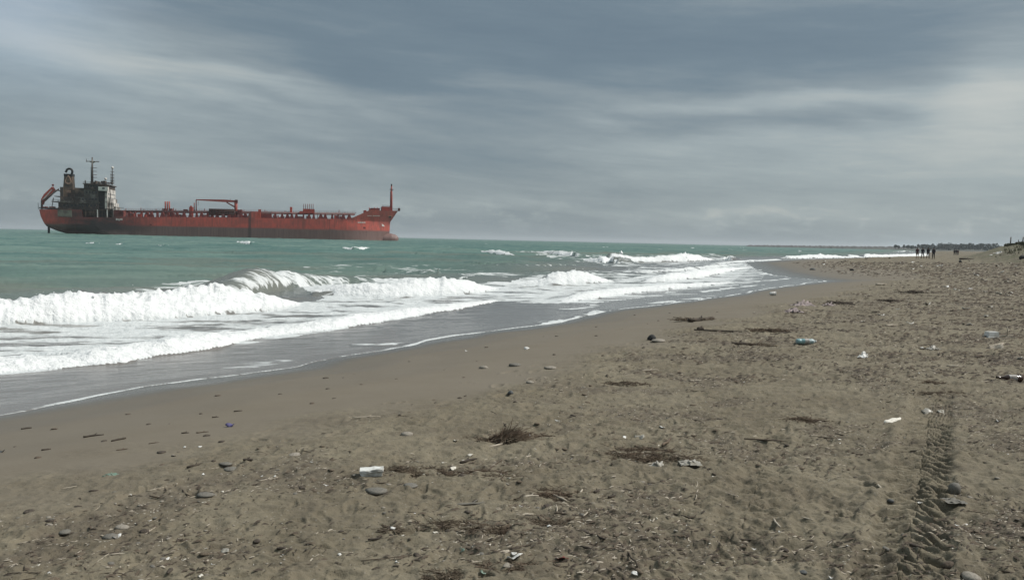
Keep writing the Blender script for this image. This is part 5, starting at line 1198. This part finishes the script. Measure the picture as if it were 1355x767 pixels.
# stones one can point to
stones = [(1262, 651, 18, .8, 'stone_grey', 'round smooth grey stone beside the tyre track'), (1062, 758, 11, .5, 'stone_dark', 'small dark blue-grey stone at the bottom edge'), (1258, 750, 20, .5, 'drift_brown', 'brown clod of sand and stone in the corner right of the tyre track'), (1284, 765, 26, .4, 'stone_pale', 'flat pale stone cut by the bottom edge at the right'),
          (162, 699, 18, .35, 'stone_pale', 'oval cream stone at lower left'), (146, 711, 20, .3, 'stone_grey', 'flat grey stone beside the oval cream one'), (85, 704, 18, .22, 'stone_grey', 'thin grey slab far lower left'), (272, 656, 22, .3, 'stone_grey', 'grey slab with a dark underside, left of the foam block'), (305, 622, 22, .22, 'stone_grey', 'greenish flat slab among dark sticks at left'),
          (298, 614, 18, .2, 'stone_grey', 'second flat slab behind the greenish one'), (870, 452, 20, .25, 'stone_pale', 'flat pale stone under the black lump'), (862, 450, 11, .8, 'black_rag', 'black lump lying on a flat pale stone, mid beach'), (675, 521, 9, .7, 'stone_dark', 'small dark green-black stone above the upright tuft'), (496, 651, 30, .2, 'stone_grey', 'slab of grey slate below the foam block'),
          (545, 643, 20, .22, 'stone_grey', 'slate sliver right of the slate slab below the foam block'), (390, 602, 18, .22, 'stone_pale', 'pale flat stone left of the big seaweed heap'), (538, 576, 17, .3, 'stone_pale', 'pale rounded stone left of the upright tuft'), (640, 487, 14, .3, 'stone_pale', 'light flat stone near the start of the rough sand'), (682, 484, 20, .2, 'stone_grey', 'wide grey flat stone in the upper middle'),
          (728, 487, 17, .2, 'stone_pale', 'light slab right of the wide grey one'), (702, 507, 11, .4, 'stone_pale', 'small light stone below the light slab'), (1075, 357, 7, .4, 'stone_dark', 'dark stone alone near the far wet sand'), (1127, 358, 6, .5, 'black_rag', 'small black lump where the far wet sand ends'), (1354, 342, 9, .6, 'black_rag', 'black lump cut by the right edge under the dune'),
          (1271, 347, 4, .9, 'black_rag', 'tiny black lump right of the walkers'), (1178, 663, 9, .4, 'stone_dark', 'little dark stone left of the tyre track')]
for i, (px, py, w_, fl, mat, lab) in enumerate(stones):
    o = link('stone', pebble_mesh(500 + i, fl), M[mat]); P_ = put(o, px, py, RD.uniform(-.4, .4)); o.scale = (w_ * mpp(P_) * 1.15,) * 3; tag(o, lab, 'lump' if 'lump' in lab else 'stone')
# driftwood one can point to
for i, (px, py, w_, th, rz, mat, lab) in enumerate([
    (124, 577, 21, 3.0, .25, 'drift_dark', 'straight dark stick lying alone on the smooth sand'), (157, 582, 13, 3.4, .5, 'drift_dark', 'short dark stick right of the straight one'), (61, 595, 10, 3, .2, 'drift_dark', 'stubby dark stick far left on the smooth sand'), (35, 567, 10, 2.4, .3, 'drift_dark', 'stubby dark stick nearest the water at left'), (72, 568, 7, 2.2, 0, 'drift_brown', 'tiny brown stick near the water at left'),
    (162, 595, 12, 2.2, .3, 'drift_brown', 'thin brown stick under the short dark one'), (204, 586, 12, 1.4, .2, 'drift_brown', 'faint thin stick at the edge of the rough sand'), (245, 573, 9, 2.5, .1, 'drift_dark', 'small dark stick left of the purple piece'), (268, 572, 14, 2, .2, 'drift_brown', 'brown twig just left of the purple piece'), (315, 544, 10, 2, .2, 'drift_dark', 'dark bit of bark above the purple piece'),
    (285, 552, 8, 2, .1, 'drift_dark', 'dark bit of bark upper left of the purple piece'), (258, 616, 16, 3.4, .5, 'drift_dark', 'dark stick at left end of the slab group'), (285, 620, 34, 1.6, .2, 'drift_pale', 'long pale reed lying against the flat slabs'), (298, 617, 14, 3, -.2, 'drift_dark', 'dark stick across the flat slabs'), (328, 609, 12, 4, .1, 'drift_dark', 'dark chunk of bark right of the flat slabs'),
    (100, 643, 26, 1.4, .4, 'drift_pale', 'thin pale reed on the left part of the beach'), (158, 733, 22, 2.4, .1, 'drift_pale', 'pale driftwood bit with a dark end near the bottom left'), (215, 736, 22, 2, .5, 'drift_dark', 'bent dark twig right of the pale driftwood bit'), (485, 552, 36, 1.8, .1, 'drift_pale', 'curved pale reed on the bank of rough sand'), (355, 634, 22, 1.6, .3, 'drift_pale', 'short light reed left of the big seaweed heap'),
    (455, 634, 20, 1.6, .2, 'drift_pale', 'pale reed poking out left of the foam block'), (620, 610, 22, 4, .4, 'drift_dark', 'dark branch right of the big seaweed heap'), (662, 588, 34, 3, .35, 'drift_pale', 'whitish root lying below the upright tuft'), (700, 604, 34, 2.4, .35, 'drift_pale', 'long light branch right of the upright tuft'), (656, 616, 30, 2.2, .9, 'drift_brown', 'brown branch leaning across the reddish trail'),
    (625, 667, 44, 4, .1, 'stone_grey', 'grey weathered plank end in the lower middle'), (500, 714, 26, 3, .05, 'drift_dark', 'curved dark root in the lower middle'), (372, 726, 12, 4.4, 0, 'drift_dark', 'stubby black bark bit at the lower left middle'), (512, 738, 66, 1.6, .15, 'drift_brown', 'long thin root line in the sand near the bottom'), (922, 648, 42, 1.4, .95, 'drift_pale', 'single long straw slanting across open sand'),
    (770, 649, 22, 3, 1.0, 'drift_pale', 'pale stick pointing up right out of the broad litter mat'), (741, 659, 18, 3.4, -.5, 'drift_pale', 'short thick pale stick on the broad litter mat'), (703, 657, 20, 3.4, .1, 'drift_pale', 'whitish flat stick at left of the broad litter mat'), (698, 681, 16, 3.4, .1, 'drift_pale', 'cream wood chip below the broad litter mat'), (736, 672, 14, 2, 1.5, 'drift_pale', 'narrow upright-looking reed on the broad litter mat'),
    (776, 678, 16, 2, .8, 'drift_pale', 'thin light reed right below the broad litter mat'), (783, 708, 34, 3.4, -.35, 'drift_dark', 'curved dark branch in the bottom middle'), (777, 726, 18, 4, -.3, 'drift_dark', 'dark bark strip below the curved dark branch'), (830, 733, 34, 3, -1.2, 'drift_dark', 'dark stick standing out of the ridged sand'), (811, 657, 14, 4, .3, 'drift_dark', 'black wood chip right of the litter mat'),
    (790, 650, 10, 4, .5, 'drift_dark', 'dark chip above the black wood chip'), (995, 715, 34, 2, -.05, 'drift_dark', 'straight dark twig at the lower right middle'), (882, 585, 26, 4, .7, 'weed_red', 'brown branch leaning over the reddish weed patch'), (950, 586, 34, 2.4, .1, 'drift_brown', 'dark root ridge right of the reddish weed patch'), (1028, 692, 16, 3, 1.4, 'drift_pale', 'cream splinter stuck upright at lower right'),
    (1068, 686, 12, 2, -.3, 'drift_pale', 'tiny white splinter right of the cream one'), (1162, 643, 12, 3, 1.2, 'drift_pale', 'cream chip left of the tyre track'), (928, 424, 46, 6, .35, 'drift_dark', 'long dark driftwood log on the upper beach'), (950, 438, 62, 2.4, -.05, 'drift_dark', 'thin dark branch with a knob, below the long log'), (927, 436, 9, 5, 0, 'drift_dark', 'dark knob at the left end of the thin branch'),
    (978, 456, 20, 6, 0, 'drift_dark', 'thick black stump end left of the lower weed strip'), (1280, 333.5, 20, 2.6, .02, 'drift_dark', 'dark beached log far off right of the distant trio'), (1180, 431, 22, 3, .2, 'drift_pale', 'pale curved branch mid beach, between the bottle and the tub'), (1322, 389, 16, 3, .8, 'drift_pale', 'light slanting branch high on the right of the beach'), (1265, 485, 24, 3, 0, 'drift_pale', 'light stick left of the brown bottle'), (1166, 377, 16, 3, .1, 'drift_pale', 'pale stick far up the beach below the walkers'),
    (1115, 402, 28, 4, .1, 'drift_dark', 'dark stick on the weed strip right of the rag'), (1010, 582, 50, 2.4, -.05, 'drift_brown', 'brown root ridge in the middle right sand'), (860, 490, 26, 2, .1, 'drift_pale', 'light thin reed above the compact dark clump'), (920, 504, 18, 2, .1, 'drift_pale', 'thin white reed right of the compact dark clump')]):
    P_ = on_sand(px, py); s_ = mpp(P_); fore = max(.45, 1)
    yaw = math.atan2(math.sin(rz) * 2.6, math.cos(rz)); Lw = w_ * s_ * math.hypot(math.cos(rz), math.sin(rz) * 2.6) if rz < .9 else w_ * s_ * 2.0
    o = link('driftwood', stick_mesh(Lw, th * s_ * .5, 700 + i, bend=RD.uniform(-.1, .16)), M[mat]); o.location = P_; o.rotation_euler = (0, 0, yaw)
    seat(o, 0); tag(o, lab, 'driftwood', 'driftwood lying about the beach')
# small bright bits one can point to
for i, (px, py, w_, mat, nm, lab, cat) in enumerate([
    (305, 564, 11, 'purple_plastic', 'plastic_piece', 'small purple plastic piece on the smooth sand', 'plastic'), (2, 598, 10, 'stone_dark', 'rope_knot', 'dark greenish knot of rope cut by the left edge', 'rope'), (743, 739, 16, 'red_plastic', 'plastic_piece', 'red plastic piece near the bottom middle', 'plastic'), (840, 758, 12, 'white_plastic', 'shell', 'white shell at the bottom edge, right of the red plastic', 'shell'),
    (640, 756, 11, 'green_plastic', 'plastic_piece', 'green plastic sliver at the bottom edge', 'plastic'), (612, 728, 9, 'green_plastic', 'plastic_piece', 'small pale green plastic bit above the sliver', 'plastic'), (520, 699, 9, 'white_plastic', 'shell', 'white shell left of the curved seaweed string', 'shell'), (603, 583, 7, 'cuttle', 'shell', 'cream shell left of the upright tuft', 'shell'), (622, 602, 8, 'cuttle', 'shell', 'cream shell above the dark branch', 'shell'),
    (588, 612, 8, 'cuttle', 'shell', 'cream shell at the left end of the dark branch', 'shell'), (614, 610, 8, 'cuttle', 'shell', 'cream shell at the right end of the dark branch', 'shell'), (600, 620, 9, 'cuttle', 'shell', 'cream shell under the dark branch', 'shell'), (697, 462, 8, 'white_plastic', 'shell', 'lone white shell high on the smooth sand', 'shell'), (617, 464.5, 4, 'white_plastic', 'shell', 'tiny white shell on the smooth sand', 'shell'),
    (680, 739, 24, 'white_plastic', 'plastic_piece', 'curled white plastic strip on the bottom seaweed heap', 'plastic'), (672, 748, 16, 'stone_pale', 'bark_piece', 'cream bark flake beside the curled white strip', 'bark'), (668, 731, 14, 'drift_pale', 'bark_piece', 'light splinter above the curled white strip', 'bark'), (846, 580, 12, 'bag_film', 'plastic_piece', 'grey-white plastic lump above the crumpled bag', 'plastic'), (826, 579, 7, 'white_plastic', 'plastic_piece', 'small white bit left of the grey-white lump', 'plastic'),
    (876, 566, 9, 'white_plastic', 'plastic_piece', 'white bit above the reddish weed patch', 'plastic'), (738, 557, 8, 'white_plastic', 'plastic_piece', 'white crumb right above the upright tuft', 'plastic'), (697, 576, 12, 'white_plastic', 'plastic_piece', 'white flake in the small seaweed scrap', 'plastic'), (1221, 661, 9, 'cuttle', 'shell', 'light shell in the middle of the tyre track', 'shell'), (1217, 665, 6, 'white_plastic', 'shell', 'small white shell in the tyre track', 'shell'),
    (1226, 546, 16, 'bag_film', 'plastic_piece', 'crumbled grey-white plastic above the tyre track', 'plastic'), (1244, 546, 14, 'bag_film', 'plastic_piece', 'second crumbled plastic bit right above the tyre track', 'plastic'), (1321, 557, 6, 'white_plastic', 'shell', 'white dot-like shell right of the tyre track', 'shell'), (1325, 361, 9, 'white_plastic', 'plastic_piece', 'white lump high at the right, below the dune', 'plastic'), (1284, 382, 6, 'white_plastic', 'plastic_piece', 'small white piece high in the right part of the beach', 'plastic'),
    (1208, 347, 4, 'white_plastic', 'plastic_piece', 'white speck just below the leftmost walker', 'plastic'), (1219, 352.5, 4, 'white_plastic', 'plastic_piece', 'white speck below the second walker', 'plastic'), (1240, 352, 3, 'white_plastic', 'plastic_piece', 'white speck right below the rightmost walker', 'plastic'), (1227, 404, 9, 'bag_film', 'plastic_piece', 'dark-edged white cup bottom in mid beach', 'plastic'), (1304, 419, 9, 'bag_film', 'plastic_piece', 'grey lump above the white tub', 'plastic'),
    (1222, 461, 9, 'white_plastic', 'plastic_piece', 'white flake left of the greyish curled scrap', 'plastic'), (1350, 474, 9, 'white_plastic', 'plastic_piece', 'pale lid at the right edge above the brown bottle', 'plastic'), (1318, 461, 20, 'drift_pale', 'bark_piece', 'light bark flake under the pale forked branch', 'bark'), (244, 592, 5, 'white_plastic', 'shell', 'white shell at the start of the rough sand on the left', 'shell'), (265, 591, 5, 'white_plastic', 'shell', 'bright white shell right of the one on the left bank', 'shell'),
    (230, 603, 8, 'stone_pale', 'shell', 'cream broken shell at the left bank', 'shell'), (218, 648, 5, 'white_plastic', 'shell', 'white crumb of shell left of the grey slab', 'shell'), (266, 762, 8, 'cuttle', 'shell', 'cream shell crescent at the bottom edge, left', 'shell'), (298, 729, 12, 'bag_film', 'plastic_piece', 'greyish plastic curl in the lower left', 'plastic'), (449, 734, 6, 'white_plastic', 'shell', 'white shell left of the long thin root', 'shell'),
    (549, 679, 4, 'white_plastic', 'shell', 'tiny white shell below the slate sliver', 'shell'), (154, 711, 14, 'white_plastic', 'shell', 'white crescent shell at the foot of the oval stone', 'shell')]):
    P_ = on_sand(px, py); o = link(nm, scrap_mesh(900 + i, nm, curl=RD.uniform(.15, .5)), M[mat]); o.location = P_; o.scale = (w_ * mpp(P_) * 1.15,) * 3; o.rotation_euler = (RD.uniform(-.2, .5), 0, RD.uniform(-1, 1)); seat(o, .0)
    tag(o, lab, cat)

# small repeats: one mesh each of a few shapes, individually placed
def scatter(name, meshes, mats, count, sizes, label, cat, group, band, seed, xr=(-30, 1400), yl=(3.5, 34), clump=True):
    r_ = random.Random(seed); ms_ = []
    for me in meshes:
        for mt_ in mats: m2 = me.copy(); m2.materials.clear(); m2.materials.append(M[mt_]); ms_.append(m2)
    kk = 0; tries = 0
    while kk < count and tries < count * 60:
        tries += 1
        Y_ = math.exp(r_.uniform(math.log(yl[0]), math.log(yl[1]))); X_ = (r_.uniform(*xr) - CXP) / FPX * Y_
        dl = float(shore_d(np.array([X_]), np.array([Y_]))[0])
        if not (band[0] < dl < band[1]): continue
        if clump and fbm(np.array([X_ * .8]), np.array([Y_ * 1.0]), 4, 71)[0] + .25 * fbm(np.array([X_ * .2]), np.array([Y_ * .2]), 2, 73)[0] < r_.uniform(-.5, .45): continue
        o = bpy.data.objects.new(name, ms_[r_.randrange(len(ms_))]); C.objects.link(o)
        s_ = r_.uniform(*sizes) * (1 + max(0, Y_ - 8) * .03); o.scale = (s_, s_ * r_.uniform(.8, 1.2), s_)
        o.rotation_euler = (r_.uniform(-.12, .12), r_.uniform(-.12, .12), r_.gauss(0, .8)); o.location = (X_, Y_, gz(X_, Y_) - .002)
        o['label'] = label; o['category'] = cat; o['group'] = group; kk += 1
tw = [stick_mesh(1, r__, 40 + i, bend=b_, n_=5, k=5, name='twig') for i, (r__, b_) in enumerate([(.022, .1), (.03, -.15), (.018, .3), (.04, .05), (.026, .2)])]
scatter('twig', tw, ['drift_dark', 'drift_brown'], 290, (.04, .17), 'thin dark brown twig scattered on the trampled sand', 'twig', 'dark twigs on the rough sand', (4.6, 60), 1)
scatter('reed', tw, ['drift_pale'], 170, (.03, .12), 'pale dry reed bit scattered on the trampled sand', 'reed', 'pale reed bits on the rough sand', (4.6, 60), 2)
scatter('bark_chip', [pebble_mesh(60 + i, .3, 'bark_chip', .2) for i in range(4)], ['drift_dark', 'weed'], 290, (.015, .065), 'small dark bark chip scattered on the trampled sand', 'bark', 'dark bark chips on the rough sand', (4.4, 60), 3)
scatter('bark_flake', [pebble_mesh(70 + i, .25, 'bark_flake', .2) for i in range(3)], ['drift_dark', 'drift_brown'], 46, (.025, .07), 'small dark bark flake washed onto the smooth damp sand', 'bark', 'dark flakes on the smooth sand', (1.0, 4.2), 4, yl=(5.5, 40), clump=False)
scatter('pebble', [pebble_mesh(80 + i, .38, 'pebble') for i in range(4)], ['stone_grey', 'stone_pale'], 210, (.010, .038), 'small greyish pebble scattered on the trampled sand', 'pebble', 'pebbles on the rough sand', (4.4, 60), 5)
scatter('shell_bit', [scrap_mesh(90 + i, 'shell_bit') for i in range(4)], ['white_plastic', 'cuttle'], 240, (.012, .036), 'tiny white shell bit scattered on the trampled sand', 'shell', 'white shell bits on the rough sand', (4.4, 60), 6, yl=(3.5, 60))
scatter('wood_piece', [stick_mesh(1, .04, 130 + i, n_=5, name='wood_piece') for i in range(3)], ['drift_dark', 'drift_brown', 'drift_pale'], 90, (.08, .26), 'weathered wood piece lying on the upper beach', 'driftwood', 'wood pieces on the upper beach', (5.5, 80), 7, yl=(12, 75))
scatter('litter_piece', [scrap_mesh(140 + i, 'litter_piece') for i in range(3)], ['white_plastic', 'bag_film', 'stone_pale'], 120, (.05, .17), 'pale litter piece lying on the far upper beach', 'litter', 'pale litter on the far upper beach', (6.5, 90), 8, yl=(16, 120), xr=(900, 1400), clump=False)

# countless slivers and crumbs
def litter(seed, k, col, size, dens, ymin=3.2, ymax=60):
    r_ = np.random.RandomState(seed); Yv = np.exp(r_.uniform(math.log(ymin), math.log(ymax), k * 6)); Xv = (r_.uniform(-60, 1420, k * 6) - CXP) / FPX * Yv
    dl = shore_d(Xv, Yv); w_ = fbm(Xv * .8, Yv, 4, 71) + .25 * fbm(Xv * .2, Yv * .2, 2, 73)
    ok = (dl > 4.4 + r_.uniform(0, 3.5, k * 6) ** 1.3) & (w_ > r_.uniform(dens[0], dens[1], k * 6)); Xv, Yv = Xv[ok][:k], Yv[ok][:k]; k = len(Xv)
    Zv = np.array([gz(a, b) for a, b in zip(Xv, Yv)]); a = r_.normal(0, .9, k); L_ = r_.uniform(size[0], size[1], k) * (1 + np.maximum(Yv - 8, 0) * .06); w_ = L_ * r_.uniform(.06, .2, k) + .001
    dx, dy = np.cos(a) * L_ / 2, np.sin(a) * L_ / 2; nx, ny = -np.sin(a) * w_ / 2, np.cos(a) * w_ / 2; t_ = r_.uniform(-.25, .25, k) * L_
    Z0_ = Zv + .002
    V = np.stack([np.stack([Xv - dx - nx, Yv - dy - ny, Z0_], 1), np.stack([Xv - dx + nx, Yv - dy + ny, Z0_], 1), np.stack([Xv + dx + nx, Yv + dy + ny, Z0_ + np.abs(t_)], 1), np.stack([Xv + dx - nx, Yv + dy - ny, Z0_ + np.abs(t_)], 1),
                  np.stack([Xv, Yv, Zv + w_ * 1.2 + np.abs(t_) * .5], 1)], 1).reshape(-1, 3)
    b = np.arange(k)[:, None] * 5; F_ = np.concatenate([b + q for q in ([0, 3, 4], [3, 2, 4], [2, 1, 4], [1, 0, 4])])
    o = link('fine_litter', mesh_np('fine_litter', V, F_, False), M[col]); o['kind'] = 'stuff'
litter(1, 9500, 'drift_dark', (.012, .040), (-.35, .45)); litter(2, 8000, 'drift_brown', (.012, .05), (-.3, .45)); litter(3, 6500, 'drift_pale', (.008, .036), (-.1, .55)); litter(4, 1600, 'cuttle', (.005, .014), (-.2, .5)); litter(5, 6500, 'drift_dark', (.03, .085), (-.7, .3), 9, 90); litter(6, 4000, 'drift_brown', (.03, .09), (-.7, .3), 9, 90); litter(7, 2200, 'drift_pale', (.015, .05), (-.6, .3), 9, 90)

# ------------------------------------------------------------------ sea air
mt = bpy.data.materials.new('sea_air'); mt.use_nodes = True; n = NT(mt.node_tree)
pv = n.add('ShaderNodeVolumePrincipled', i_Density=0.000095, i_Anisotropy=0.2); pv.inputs['Color'].default_value = (0.86, 0.92, 0.96, 1)
o_ = n.add('ShaderNodeOutputMaterial'); n.l.new(pv.outputs[0], o_.inputs['Volume'])
hz = MB().box(-21000, 21000, -300, 21000, -4, 62).build('haze', mt); hz['kind'] = 'stuff'
